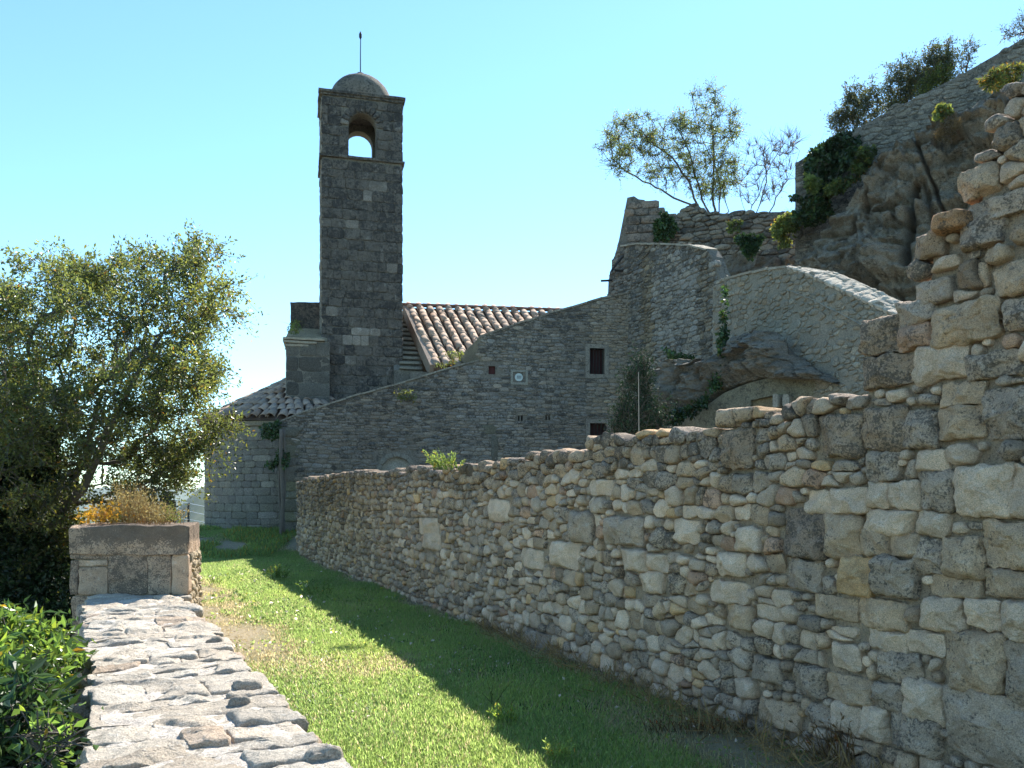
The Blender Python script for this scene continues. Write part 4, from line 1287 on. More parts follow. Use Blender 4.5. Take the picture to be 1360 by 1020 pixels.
# windows
def frame(root, pl, r, w, pr, mat, tint, nm='frame'):
    parts = [[(r[0][0] - w, r[0][1] - w), (r[1][0] + w, r[0][1] - w), (r[1][0] + w, r[0][1]), (r[0][0] - w, r[0][1])],
             [(r[3][0] - w, r[3][1]), (r[2][0] + w, r[3][1]), (r[2][0] + w, r[3][1] + w), (r[3][0] - w, r[3][1] + w)],
             [(r[0][0] - w, r[0][1]), (r[0][0], r[0][1]), (r[3][0], r[3][1]), (r[3][0] - w, r[3][1])],
             [(r[1][0], r[1][1]), (r[1][0] + w, r[1][1]), (r[2][0] + w, r[2][1]), (r[2][0], r[2][1])]]
    b = Bag()
    for k, q in enumerate(parts): prism(b, pl, q, .2, pr + .003 * k, tint=tint)
    return b.build(nm, mat, root)
for r, lab in ((win1, 'upper window with dark shutters behind iron bars'), (win2, 'lower window with dark shutters behind iron bars')):
    wf = frame(hs, fac, r, .13, .012, M['far'], (1.15, 1.15, 1.12, -.2), 'window')
    wf['label'] = lab
    b = Bag(); prism(b, fac, grow(r, .03), .04, -.30, tint=(1.3, .55, .5, 0)); b.build('shutter', M['darkwood'], wf)
    b = Bag()
    x0, x1 = r[0][0], r[1][0]
    for k in range(5):
        x = x0 + (x1 - x0) * (k + .5) / 5
        tube(b, [fac.w(x, r[0][1] - .02, -.10), fac.w(x, r[2][1] + .02, -.10)], [.013, .013], 6)
    b.build('iron_bars', M['iron'], wf)
b = Bag(); prism(b, fac, grow(hatch, .02), .03, -.12, tint=(2.4, .9, .8, 0)); b.build('small_hatch', M['darkwood'], hs)
b = Bag()
for q in slits: prism(b, fac, grow(q, .02), .03, -.4)
b.build('slit_backing', M['black'], hs)
prf = frame(hs, fac, grow(plq, -.05), .07, .02, M['apse'], (1.3, 1.35, 1.3, -1), 'plaque')
prf['label'] = 'framed dark tile panel with a pale round emblem'
b = Bag(); ins = grow(plq, -.05); prism(b, fac, ins, .05, -.02)
M['teal'] = plain_mat('dark_glazed_tile', (.02, .035, .045), .3, 0, .3, 30, .05)
b.build('tile_panel', M['teal'], prf)
b = Bag()
for k in range(1, 6):
    x = ins[0][0] + (ins[1][0] - ins[0][0]) * k / 6; prism(b, fac, [(x - .006, ins[0][1]), (x + .006, ins[0][1]), (x + .006, ins[2][1]), (x - .006, ins[2][1])], .004, -.016)
for k in range(1, 4):
    z = ins[0][1] + (ins[2][1] - ins[0][1]) * k / 4; prism(b, fac, [(ins[0][0], z - .006), (ins[1][0], z - .006), (ins[1][0], z + .006), (ins[0][0], z + .006)], .004, -.014)
M['pale'] = plain_mat('pale_paint', (.34, .38, .37), .7, 0, .15, 9, .1)
b.build('tile_joints', M['pale'], prf)
pcx, pcz = (ins[0][0] + ins[1][0]) / 2 - .01, (ins[0][1] + ins[2][1]) / 2
b = Bag(); prism(b, fac, [(pcx + .125 * math.cos(a), pcz + .125 * math.sin(a)) for a in np.linspace(0, 2 * math.pi, 24, endpoint=False)], .02, .0, tint=(1.5, 1.5, 1.45, 0)); 
b.build('round_emblem', M['pale'], prf)
b = Bag()
for k in range(5): 
    x = pcx - .06 + .03 * k; prism(b, fac, [(x, pcz - .05), (x + .012, pcz - .05), (x + .02, pcz + .05), (x + .006, pcz + .05)], .004, .004, tint=(.5, .5, .5, 0))
b.build('emblem_lines', M['teal'], prf)
# blind arched niche
b = Bag(); prism(b, fac, [(x, z) for x, z in niche], .08, -.14, tint=(1.5, 1.55, 1.5, -1)); b.build('niche_infill', M['apse'], hs)
an = np.linspace(0, math.pi, 8)
vs = [[(cx_ + r * math.cos(a), nz1 - cw_ + r * math.sin(a)) for r, a in ((cw_, a0), (cw_ + .16, a0), (cw_ + .16, a1), (cw_, a1))] for a0, a1 in zip(an[:-1], an[1:])]
vs += [[(cx_ + sg * cw_, z), (cx_ + sg * (cw_ + .18), z), (cx_ + sg * (cw_ + .18), z + .4), (cx_ + sg * cw_, z + .4)] for sg in (-1, 1) for z in (nz1 - cw_ - .4, nz1 - cw_ - .8)]
stones(hs, fac, vs, M['apse'], name='arch_stone', H=.02, p=14, rough=.008, gap=.004, back=.12, tint_fn=lambda s, z, r: (1.05, 1.05, .98, -.2), lod=(12, 4), maxparts=20, seed=61)
# big dressed corner stones on the left edge and the pale lintel in the middle
cells = []
z = .8
rr = random.Random(3)
while z < 3.5:
    h = rr.uniform(.22, .5); cells.append([(FT[0][0] - .02, z), (FT[0][0] + rr.uniform(.5, .75), z), (FT[0][0] + rr.uniform(.5, .75), z + h), (FT[0][0] - .02, z + h)]); z += h
cells.append(rect(fac, 636, 564, 663, 577)); cells.append(rect(fac, 652, 578, 662, 612))
stones(hs, fac, cells, M['apse'], name='dressed_stone', H=.05, Hvar=.1, p=16, rough=.012, gap=.004, back=.04, tint_fn=lambda s, z, r: (r.uniform(.6, .85),) * 2 + (r.uniform(.5, .75), .2), lod=(14, 4), maxparts=20, seed=62, tilt=.01)

# ------------------------------------------------------------------ bastion wall right of the house
bas = plane_px(812, 27.4, 966, 22.0)
bpx = [(806, 400), (811, 372), (812, 348), (818, 334), (826, 326), (845, 324), (870, 323), (900, 324), (920, 326), (938, 331), (944, 340), (952, 360), (960, 376), (968, 384), (968, 560), (806, 560)]
BT = bas.poly(bpx)
bt_ = thing('bastion', 'high rough stone bastion with rounded sunlit top, between house and gabled wall', 'wall', (*bas.w(3, 0)[:2], 0))
b = Bag(); prism(b, bas, BT, .4, -.015); b.build('wall', M['farmortar'], bt_)
cells = rubble_cells(BT, lambda s, z: .15, aspect=1.8, jitter=.22, weight=.5, seed=33)
def b_t(s, z, rr):
    f = rr.uniform(.87, 1.15); w = rr.uniform(-.03, .07)
    u = s / bas.L
    f *= 1.25 if u > .35 else .95
    lich = rr.uniform(-.5, .5) + (.4 if z > 8 else 0)
    if abs(u - .36) < .05: w += .14; f *= .8
    if abs(u - .84) < .05: w += .10; f *= .75; lich += .3
    return (f * (1 + w), f * (1 + w * .2), f * (1 - w), lich)
stones(bt_, bas, cells, M['far'], name='stone', H=.03, Hvar=.6, p=8, rough=.022, freq=6, gap=.004, back=.15, tint_fn=b_t, maxparts=280, lod=(11, 4), seed=34, tilt=.15)
coping(bt_, bas, [BT[k] for k in (4, 5, 6, 7, 8, 9)], .4, .05, M['cap'], 'coping_slab', .08, (.8, .78, .72, 0), .35, 8, drop=.04)
# rusty iron brackets
def bracket(pts, lab, D):
    r_ = thing('iron_bracket', lab, 'bracket', tuple(P(pts[0][0], pts[0][1], D)), 'rusted iron brackets on the bastion')
    b = Bag(); tube(b, [P(u, v, D) for u, v in pts], [.035] * len(pts), 6); b.build('bar', M['iron'], r_)
bracket([(812, 360), (821, 348), (831, 337)], 'diagonal black iron bar leaning across the top left of the bastion', 26.7)
bracket([(816, 359), (824, 359.5), (830, 359)], 'short level iron bar just under the diagonal bar', 26.7)
bracket([(846, 351.5), (853, 351), (861, 350.5)], 'short iron bar highest and rightmost on the bastion', 26.2)
bracket([(798, 373), (806, 372.7), (815, 372)], 'iron bar sticking out to the left against the sky', 27.3)

# ------------------------------------------------------------------ ruined ashlar wall and the rubble terrace wall on top
ru = plane_px(806, 31.5, 908, 31.0)
rp = [(806, 420), (808, 372), (822, 318), (833, 262), (842, 260), (848, 264), (856, 265), (858, 270), (866, 271), (867, 276), (876, 277), (884, 280), (885, 286), (896, 288), (900, 296), (908, 300), (908, 420)]
RP = ru.poly(rp)
rt = thing('ruined_wall', 'broken ashlar wall fragment with a stepped top, standing on the rock against the sky', 'ruin', (*ru.w(1, 0)[:2], 0))
b = Bag(); prism(b, ru, RP, .8, -.04); b.build('wall', M['farmortar'], rt)
cells = []
for c in ashlar_cells(RP[0][0] - .2, RP[-1][0] + .1, courses(6.5, 13.4, .30, .15, 4), .4, .75, 12):
    m_ = np.mean(c, axis=0)
    if inside(RP, [m_[0]], [m_[1]])[0]:
        zl = m_[1]; sl = float(np.interp(zl, [RP[0][1], RP[1][1], RP[2][1], RP[3][1]], [RP[0][0], RP[1][0], RP[2][0], RP[3][0]]))
        cells.append([(max(q[0], sl), q[1]) for q in c])
stones(rt, ru, cells, M['far'], name='block', H=.05, Hvar=.5, p=12, rough=.02, freq=4, gap=.008, back=.3, tint_fn=lambda s, z, r: (lambda f: (f * 1.1, f * .98, f * .9, r.uniform(-.4, .5) + max(0, z - 12.2) * .5))(r.uniform(.8, 1.1)), lod=(16, 5), maxparts=150, seed=36)
tw = plane_px(878, 30.5, 1062, 28.5)
tpx = [(878, 400), (878, 310), (886, 300), (896, 288), (905, 279), (912, 273), (924, 271), (932, 276), (940, 281), (960, 283), (1000, 282), (1030, 281), (1062, 281), (1062, 400)]
TP = tw.poly(tpx)
tr_ = thing('terrace_wall', 'weathered rubble retaining wall under the half-bare tree on the rock', 'wall', (*tw.w(2.5, 0)[:2], 0))
b = Bag(); prism(b, tw, TP, 1.2, -.04); b.build('wall', M['farmortar'], tr_)
cells = rubble_cells(TP, lambda s, z: .20, aspect=1.9, jitter=.35, weight=.5, seed=38)
stones(tr_, tw, cells, M['far'], name='stone', H=.08, Hvar=.6, p=7, rough=.04, freq=4, gap=.004, back=.3, tint_fn=lambda s, z, r: (lambda f: (f * 1.08, f * 1.0, f * .9, r.uniform(-.4, .8)))(r.uniform(.8, 1.35)), maxparts=260, lod=(14, 4), seed=39, tilt=.15)

# ------------------------------------------------------------------ gabled boundary wall with a sloping sunlit coping
gw = plane_px(944, 19.0, 1230, 13.4)
gp = [(946, 560), (946, 384), (952, 376), (962, 371), (980, 367), (1000, 362), (1020, 357), (1045, 354), (1075, 364), (1110, 380), (1150, 399), (1192, 419), (1230, 436), (1230, 600), (1000, 600)]
GP = gw.poly(gp)
gr = thing('gabled_wall', 'tan rubble wall with a low peak and bright sloping coping on its right side', 'wall', (*gw.w(3, 0)[:2], 0))
b = Bag(); prism(b, gw, GP, .6, -.015); b.build('wall', M['gable'], gr)
cells = rubble_cells(GP, lambda s, z: .12, aspect=1.35, jitter=.4, weight=.9, seed=43)
rr = random.Random(8); cells = [c for c in cells if rr.random() < .72]
def g_t(s, z, rr):
    f = rr.uniform(.88, 1.15); r = rr.random()
    if r < .08: f = rr.uniform(1.2, 1.4)
    w = rr.uniform(-.03, .05)
    if .1 < r < .14: w = .15
    return (f * (1 + w), f, f * (1 - w), rr.uniform(-.8, .3))
stones(gr, gw, cells, M['gable'], name='stone', H=.018, Hvar=.8, p=7, rough=.014, freq=8, gap=.008, back=.04, tint_fn=g_t, maxparts=300, lod=(14, 5), seed=44, tilt=.1)
coping(gr, gw, [GP[k] for k in (2, 3, 4, 5, 6, 7)], .6, .05, M['cap'], 'coping_slab', .03, (.8, .78, .72, 0), .35, 8, drop=.02)
# the weathered slope on the right flank, high edge at the back
class Slope:
    """weathered top that rises towards the back; s along the wall, t up the slope"""
    def __init__(s, pl, pts, ang): s.pl = pl; s.p = np.array(pts); s.c, s.s_ = math.cos(ang), math.sin(ang)
    def w(s, S, T, H=0):
        S, T = np.asarray(S, float), np.asarray(T, float); H = np.asarray(H, float) + np.zeros_like(S)
        z = np.interp(S, s.p[:, 0], s.p[:, 1])
        return s.pl.w(S, z + T * s.s_ + H * s.c, .04 - T * s.c + H * s.s_)
gpts = [GP[k] for k in (7, 8, 9, 10, 11, 12)]
slo = Slope(gw, gpts, R(19))
Ls = gpts[-1][0] - gpts[0][0]
b = Bag(); nx_ = 60
SS, TT = np.meshgrid(np.linspace(gpts[0][0], gpts[-1][0], nx_), np.linspace(0, .50, 10))
TTs = TT * np.clip((SS - gpts[0][0] + .25) / 1.2, 0, 1)
Wv = slo.w(SS, TTs, -.01); Wv[..., 2] += .02 * fbm(Wv * 5, 3, 4)
Wd = Wv.copy(); Wd[..., 2] -= .45
i, j = np.meshgrid(np.arange(9), np.arange(nx_ - 1), indexing='ij'); i, j = i.ravel(), j.ravel()
F4 = np.stack([i * nx_ + j, i * nx_ + j + 1, (i + 1) * nx_ + j + 1, (i + 1) * nx_ + j], 1); N = 10 * nx_
jj = np.arange(nx_ - 1)
b.add(np.vstack([Wv.reshape(-1, 3), Wd.reshape(-1, 3)]), F4=np.vstack([F4, F4 + N, np.stack([9 * nx_ + jj, 9 * nx_ + jj + 1, 9 * nx_ + jj + 1 + N, 9 * nx_ + jj + N], 1)]), tint=(.9, .88, .82, .1))
b.build('sloping_top', M['cap'], gr)
cells = []
rr = random.Random(12); s = gpts[0][0]
while s < gpts[-1][0]:
    w = rr.uniform(.10, .28); t = 0; tm = .50 * min(1, max(.15, (s - gpts[0][0] + .25) / 1.2))
    while t < tm - .05:
        h = rr.uniform(.12, .3); cells.append([(s, t), (s + w, t + rr.uniform(-.02, .02)), (s + w, min(t + h, tm)), (s, min(t + h, tm))]); t += h
    s += w
stones(gr, slo, cells, M['cap'], name='coping_stone', H=.016, Hvar=.6, p=12, rough=.02, freq=7, gap=.008, back=.06, tint_fn=lambda s, z, r: (lambda f: (f, f * .96, f * .9, r.uniform(-.5, .2)))(r.uniform(.9, 1.2)), maxparts=90, lod=(16, 5), seed=45, tilt=.12)

# ------------------------------------------------------------------ rock, cliff and upper rampart
def rock_sheet(name, pl, top, s0, s1, z0, label=None, cat=None, kind=None, amp=.5, freq=.35, back=5, ns=160, nz=90, seed=1, lean=.3, mat=None, tint=(1, 1, 1, 0), bot=None, strat=2.5, fine=.09, bulge=None, fiss=0, blk=.8):
    ss = np.linspace(s0, s1, ns); tz = np.interp(ss, [p[0] for p in top], [p[1] for p in top])
    tz = tz + .10 * fbm(np.stack([ss * 1.2, ss * 0, ss * 0], -1), seed + 3, 4)
    bz = np.interp(ss, [p[0] for p in bot], [p[1] for p in bot]) if bot else np.full(ns, z0)
    t = np.concatenate([np.linspace(0, 1, nz), np.linspace(1.02, 1.6, 16)])
    S = np.repeat(ss[None], len(t), 0); T_ = np.repeat(t[:, None], ns, 1)
    Z = bz[None] + (tz - bz)[None] * np.minimum(T_, 1)
    H = -lean * (Z - bz[None]) * .5
    over = np.maximum(T_ - 1, 0) / .6
    H = H - back * over ** 1.3
    Z = Z - .5 * over
    base = pl.w(S, Z, 0)
    Q = base * freq; Q[..., 2] *= strat
    big = fbm(Q, seed, 5, .55)
    rid = 1 - np.abs(fbm(Q * 1.9 + 7, seed + 20, 4, .5)) * 2.6
    led = np.floor((Z * 1.1 + 1.2 * fbm(base * .25, seed + 8, 3)) * 1.0); fr = (Z * 1.1 + 1.2 * fbm(base * .25, seed + 8, 3)) - led
    H = H + amp * (big * 1.5 + rid * .35 + .35 * (fr ** 2) * (vnoise(np.stack([led, led, led], -1) * 1.7, 5) * .5 + .7)) + fine * fbm(base * 3.1, seed + 5, 5, .6) + fine * .35 * (1 - 2 * np.abs(fbm(base * np.array([5, 5, 11]), seed + 6, 4, .6)))
    wq = base + .35 * np.stack([fbm(base * 1.1 + 9 * k, seed + 60 + k, 3) for k in range(3)], -1)
    H = H + amp * blk * (cells3(wq * np.array([.75, .75, .85]), seed) * .55 + cells3(wq * np.array([1.9, 1.9, 2.6]), seed + 3) * .26 + cells3(wq * 5.2, seed + 5) * .07)
    crack = np.abs(fbm(np.stack([S * .55 + .25 * Z, Z * .12, S * 0], -1), seed + 31, 3))
    H = H - amp * .9 * np.exp(-(crack / .035) ** 2)
    if fiss:
        for (u0, v0, u1, v1, dp, wd) in ((1212, 240, 1200, 345, .9, .10), (1222, 235, 1238, 300, .5, .07), (1150, 250, 1110, 330, .3, .06), (1170, 205, 1140, 240, .35, .08)):
            a_, c_ = np.array(pl.sz(u0, v0)), np.array(pl.sz(u1, v1)); ab = c_ - a_
            tt_ = np.clip(((S - a_[0]) * ab[0] + (Z - a_[1]) * ab[1]) / (ab @ ab), 0, 1)
            dd = np.hypot(S - a_[0] - ab[0] * tt_ + .10 * fbm(base * 1.5, 77, 3), Z - a_[1] - ab[1] * tt_)
            H = H - dp * np.exp(-(dd / wd) ** 2)
        for (v_, dp, wd) in ((372, .55, .16), (386, .45, .10), (398, .8, .22), (300, .3, .07), (322, .25, .06)):
            zc_ = np.interp(S, [s0, s1], [pl.sz(1060, v_ + 2)[1], pl.sz(1330, v_ - 4)[1]]) + .14 * fbm(base * .8, 55 + int(v_), 3)
            H = H - dp * np.exp(-((Z - zc_) / wd) ** 2)
    if bulge: H = H + bulge(S, Z, bz[None], tz[None])
    W = pl.w(S, Z, H)
    n_, m_ = ns, len(t)
    i, j = np.meshgrid(np.arange(m_ - 1), np.arange(n_ - 1), indexing='ij'); i, j = i.ravel(), j.ravel()
    F4 = np.stack([i * n_ + j, i * n_ + j + 1, (i + 1) * n_ + j + 1, (i + 1) * n_ + j], 1)
    # close the back so it is solid
    V = W.reshape(-1, 3); N = len(V)
    bk = pl.w(ss, bz, -back - 1)
    V = np.vstack([V, bk]); jj = np.arange(n_ - 1)
    Fb = np.stack([N + jj, N + jj + 1, jj + 1, jj], 1)
    o = mk(name, V, [np.vstack([F4, Fb])], mat or M['rock'], None, np.array(tint), smooth=True, kind=kind, own_origin=False)
    tag(o, label, cat)
    return o
# main cliff
clf = plane_px(1035, 23.6, 1400, 19.6)
ctop = clf.poly([(1000, 345), (1040, 345), (1060, 335), (1075, 310), (1100, 285), (1130, 250), (1150, 228), (1180, 190), (1210, 170), (1235, 150), (1252, 140), (1270, 150), (1300, 135), (1330, 118), (1370, 95), (1420, 70), (1450, 60)])
rock_sheet('cliff', clf, ctop, ctop[0][0], ctop[-1][0], 1.0, kind='structure', amp=.62, freq=.42, back=5, ns=360, nz=250, seed=4, lean=.1, fine=.30, strat=2.1, tint=(1.3, 1.26, 1.2, -.15), fiss=1, blk=1.15)
# rock under the terrace wall
c2 = plane_px(930, 27.0, 1075, 25.5)
t2 = c2.poly([(925, 350), (940, 325), (960, 318), (1000, 322), (1040, 325), (1075, 300)])
rock_sheet('rock_ledge', c2, t2, t2[0][0], t2[-1][0], 4.0, 'brown layered rock shelf between the terrace wall and the gabled wall', 'rock', 'thing', amp=.25, freq=.5, back=3, ns=150, nz=110, seed=14, tint=(1.15, 1.0, .82, -.1), lean=.7, fine=.2)
# rock outcrop bulging below the bastion and the gabled wall
oc = plane_px(858, 19.5, 1100, 15.2)
ot = oc.poly([(855, 508), (868, 492), (885, 482), (905, 476), (935, 478), (955, 470), (970, 455), (985, 443), (1005, 437), (1030, 441), (1042, 455), (1048, 472), (1075, 486), (1098, 498), (1108, 508)])
ob = oc.poly([(855, 560), (885, 558), (905, 552), (930, 541), (950, 526), (980, 512), (1015, 502), (1050, 503), (1085, 504), (1108, 510)])
def obul(S, Z, b0, t0):
    t = np.clip((Z - b0) / np.maximum(t0 - b0, .05), 0, 1)
    return .22 * np.sin(np.minimum(t * 1.0, 1) * math.pi) ** .6 + .1 * (1 - t) 
rock_sheet('rock_outcrop', oc, ot, ot[0][0], ot[-1][0], 3, 'dark overhanging rock outcrop bulging under the bastion and the gabled wall', 'rock', 'thing', amp=.34, freq=1.4, back=2.0, strat=1.5, ns=260, nz=110, seed=24, lean=0, bot=ob, bulge=obul, tint=(1.05, 1.04, 1.0, .0), fine=.14)
# rendered grotto front under the overhang
gf = plane_px(880, 17.6, 1100, 15.4)
gq = gf.poly([(880, 600), (870, 566), (900, 553), (930, 538), (955, 520), (985, 508), (1020, 498), (1060, 497), (1100, 500), (1100, 600)])
gd = thing('grotto_front', 'plastered front with a shallow recessed panel under the overhanging rock', 'building', (*gf.w(2, 0)[:2], 0))
rec = rect(gf, 990, 524, 1025, 552); rec[3] = (rec[3][0], rec[3][1] - .07)
slot = rect(gf, 1033, 524, 1038, 535)
b = Bag(); prism(b, gf, gq, .5, -.25, [rec, slot], tint=(1.0, 1.05, .92, .1)); b.build('wall', M['farmortar'], gd)
b = Bag(); prism(b, gf, grow(rec, .02), .05, -.37, tint=(1.1, 1.05, .8, -.8)); b.build('recess_panel', M['farmortar'], gd)
b = Bag(); prism(b, gf, grow(slot, .02), .05, -.4); b.build('slot_backing', M['black'], gd)
bw = [rect(gf, 1026, 523, 1033, 541), rect(gf, 1039, 523, 1048, 541)]
stones(gd, gf, [q for q in bw], M['apse'], name='jamb_stone', H=-.2, Hvar=0, p=16, rough=.006, gap=.003, back=.3, spec=[dict(H=.004, tint=(1.3, 1.3, 1.25, -.5), back=.3)] * 2, lod=(12, 4), seed=9)
# upper rampart wall on the cliff
rw = plane_px(1056, 25.2, 1420, 21.6)
rpx = [(1056, 217), (1075, 205), (1110, 186), (1140, 169), (1180, 148), (1230, 123), (1280, 97), (1320, 74), (1360, 50), (1420, 15), (1420, 300), (1150, 400), (1056, 400)]
RW = rw.poly(rpx)
rr_root = thing('rampart_wall', 'long plain rampart wall along the clifftop, reaching the upper right corner', 'wall', (*rw.w(4, 8)[:2], 6))
b = Bag(); prism(b, rw, RW, .8, -.01, tint=(.8, .78, .76, 0)); b.build('wall', M['far'], rr_root)
cells = rubble_cells(RW, lambda s, z: .15, aspect=1.9, jitter=.4, weight=.8, seed=53)
stones(rr_root, rw, cells, M['far'], name='stone', H=.02, Hvar=.6, p=6, rough=.02, freq=5, gap=.006, back=.04, tint_fn=lambda s, z, r: (lambda f: (f * 1.02, f, f * .95, r.uniform(-.3, .5)))(r.uniform(.8, 1.15)), maxparts=200, lod=(12, 4), seed=54, tilt=.08)
# ------------------------------------------------------------------ leaves, twigs, trees
def leaves(bag, Pn, axis, size, ratio=.42, tint=None, fold=.25, rs=None):
    rs = rs or rng
    Pn = np.asarray(Pn, float); N = len(Pn)
    axis = np.asarray(axis, float) + 1e-6; axis /= np.linalg.norm(axis, axis=1)[:, None]
    r = rs.normal(size=(N, 3)); side = np.cross(axis, r); side /= np.linalg.norm(side, axis=1)[:, None] + 1e-9
    nr = np.cross(axis, side)
    size = np.broadcast_to(size, (N,))[:, None]
    a = Pn; t = Pn + axis * size
    mid = Pn + axis * size * .45 + nr * size * ratio * fold
    l_, r_ = mid + side * size * ratio * .5, mid - side * size * ratio * .5
    V = np.stack([a, r_, t, l_], 1).reshape(-1, 3)
    k = np.arange(N) * 4
    F3 = np.concatenate([np.stack([k, k + 1, k + 2], 1), np.stack([k, k + 2, k + 3], 1)])
    if tint is None: tint = (1, 1, 1, 0)
    T = np.repeat(np.broadcast_to(np.asarray(tint, float), (N, 4)), 4, axis=0)
    bag.add(V, F3, tint=T)

def rand_dirs(N, rs, up=0.0):
    d = rs.normal(size=(N, 3)); d[:, 2] += up
    return d / np.linalg.norm(d, axis=1)[:, None]

def leaf_tints(N, rs, lo=.7, hi=1.3, yellow=.15, brown=.05, cl=None):
    f = rs.uniform(lo, hi, N)
    if cl is not None: f = f * cl
    T = np.stack([f, f, f, 0 * f], 1)
    y = rs.random(N) < yellow; T[y] *= [1.5, 1.2, .8, 1]
    br = rs.random(N) < brown; T[br] *= [1.9, .9, .7, 1]
    return T

def skeleton(base, trunk_pts, clumps, r0, rs, nseg=4, wig=.10, rtip=.010, power=.5, first=.3, pw=.32):
    """connects every clump to the growing tree; returns poly-lines with radii"""
    multi = isinstance(trunk_pts, dict)
    tp_ = trunk_pts['root'] if multi else trunk_pts
    nodes = [np.array(p, float) for p in tp_]; parent = [-1] + list(range(len(nodes) - 1))
    start = max(1, int(len(nodes) * first))
    path = [0.0]
    for k in range(1, len(nodes)): path.append(path[-1] + np.linalg.norm(nodes[k] - nodes[k - 1]))
    if multi:
        start = 1
        for line in trunk_pts['stems']:
            prev = 0; ln = list(line); fine_ = []
            for a, c in zip(ln[:-1], ln[1:]):
                for q in range(3): fine_.append(a + (c - a) * q / 3 + rs.normal(size=3) * .03)
            fine_.append(ln[-1])
            for x in fine_:
                path.append(path[prev] + np.linalg.norm(x - nodes[prev])); nodes.append(np.array(x, float)); parent.append(prev); prev = len(nodes) - 1
    order = sorted(range(len(clumps)), key=lambda i: np.linalg.norm(clumps[i] - nodes[-1]))
    ends = []
    if multi: order = sorted(range(len(clumps)), key=lambda i: np.min(np.linalg.norm(np.array(nodes) - clumps[i], axis=1)))
    for i in order:
        c = clumps[i]
        A = np.array(nodes); d = np.linalg.norm(A - c, axis=1) + pw * np.array(path)
        d[:start] += 50
        j = int(np.argmin(d)); p = nodes[j]; L = np.linalg.norm(c - p); prev = j
        bend = rs.normal(size=3) * wig * L; bend[2] += .06 * L
        for q in range(1, nseg + 1):
            t = q / nseg
            x = p + (c - p) * t + bend * math.sin(t * math.pi) * .6 + rs.normal(size=3) * L * .025
            nodes.append(x); parent.append(prev); path.append(path[-1] * 0 + path[prev] + L / nseg); prev = len(nodes) - 1
        ends.append(prev)
    cnt = np.zeros(len(nodes)); cnt[ends] = 1
    for k in range(len(nodes) - 1, 0, -1): cnt[parent[k]] += cnt[k]
    mx = cnt.max(); rad = np.maximum(rtip, r0 * (np.maximum(cnt, .6) / mx) ** power)
    return np.array(nodes), np.array(parent), rad, ends

def draw_skeleton(bag, nodes, parent, rad, n=6, tint=(1, 1, 1, 0), rmin=0):
    child = {}
    for k, p in enumerate(parent):
        if p >= 0: child.setdefault(p, []).append(k)
    done = set()
    for k in range(len(nodes)):
        if k in done or parent[k] >= 0 and k == child[parent[k]][0] and parent[k] in done: pass
    # follow main lines
    stack = [(0, None)]
    while stack:
        s, pre = stack.pop()
        line = [] if pre is None else [pre]; rr_ = [] if pre is None else [rad[s]]
        k = s
        while True:
            line.append(nodes[k]); rr_.append(rad[k])
            ch_ = child.get(k, [])
            if not ch_: break
            ch_ = sorted(ch_, key=lambda q: -rad[q])
            for q in ch_[1:]: stack.append((q, nodes[k]))
            k = ch_[0]
        if len(line) > 1:
            m = max(rr_)
            tube(bag, line, rr_, 8 if m > .06 else (5 if m > .02 else 3), tint, cap=False)

def make_tree(name, label, cat, base, trunk, clumps, r0, leaf_m, per=60, size=.07, spread=.35, twigs=5, twigL=.4, seed=1, tintkw={}, group=None, ratio=.45,
              crown='crown', first=.3, rtip=.010, clump_tint=None, droop=0.0, power=.5, twr=.004, bark=None, wig=.1, barktint=(1, 1, 1, 0), up=.3, pw=.32):
    rs = np.random.default_rng(seed)
    root = thing(name, label, cat, tuple(base), group)
    nodes, parent, rad, ends = skeleton(base, trunk, clumps, r0, rs, first=first, rtip=rtip, power=power, wig=wig, pw=pw)
    b = Bag(); draw_skeleton(b, nodes, parent, rad)
    C_ = np.array(clumps)
    # twigs out of every clump
    lp, la, lt = [], [], []
    for i, c in enumerate(C_):
        dirs = rand_dirs(twigs, rs, up)
        sc = rs.uniform(.6, 1.3)
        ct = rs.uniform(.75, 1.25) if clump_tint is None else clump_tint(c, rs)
        for d in dirs:
            L = twigL * sc * rs.uniform(.6, 1.3)
            e = c + d * L + [0, 0, -droop * L]
            m_ = c + d * L * .5 + rs.normal(size=3) * L * .08
            tube(b, [c, m_, e], [twr * 1.6, twr * 1.2, twr * .6], 3, (1, 1, 1, 0), cap=False)
            n = max(1, int(per / twigs * sc))
            t = rs.uniform(.05, 1.05, n)[:, None]
            pt = c * (1 - t) ** 2 + 2 * m_ * t * (1 - t) + e * t ** 2 + rs.normal(size=(n, 3)) * spread * .12
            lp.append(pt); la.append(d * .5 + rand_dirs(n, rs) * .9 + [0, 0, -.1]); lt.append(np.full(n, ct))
    if barktint != (1, 1, 1, 0): b.T = [t * np.array(barktint) for t in b.T]
    b.build('trunk', bark or M['bark'], root, smooth=True)
    lp = np.concatenate(lp); la = np.concatenate(la); lt = np.concatenate(lt)
    b = Bag(); N = len(lp)
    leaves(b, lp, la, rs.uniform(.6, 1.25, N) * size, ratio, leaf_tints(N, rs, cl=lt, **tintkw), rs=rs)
    b.build(crown, leaf_m, root)
    return root

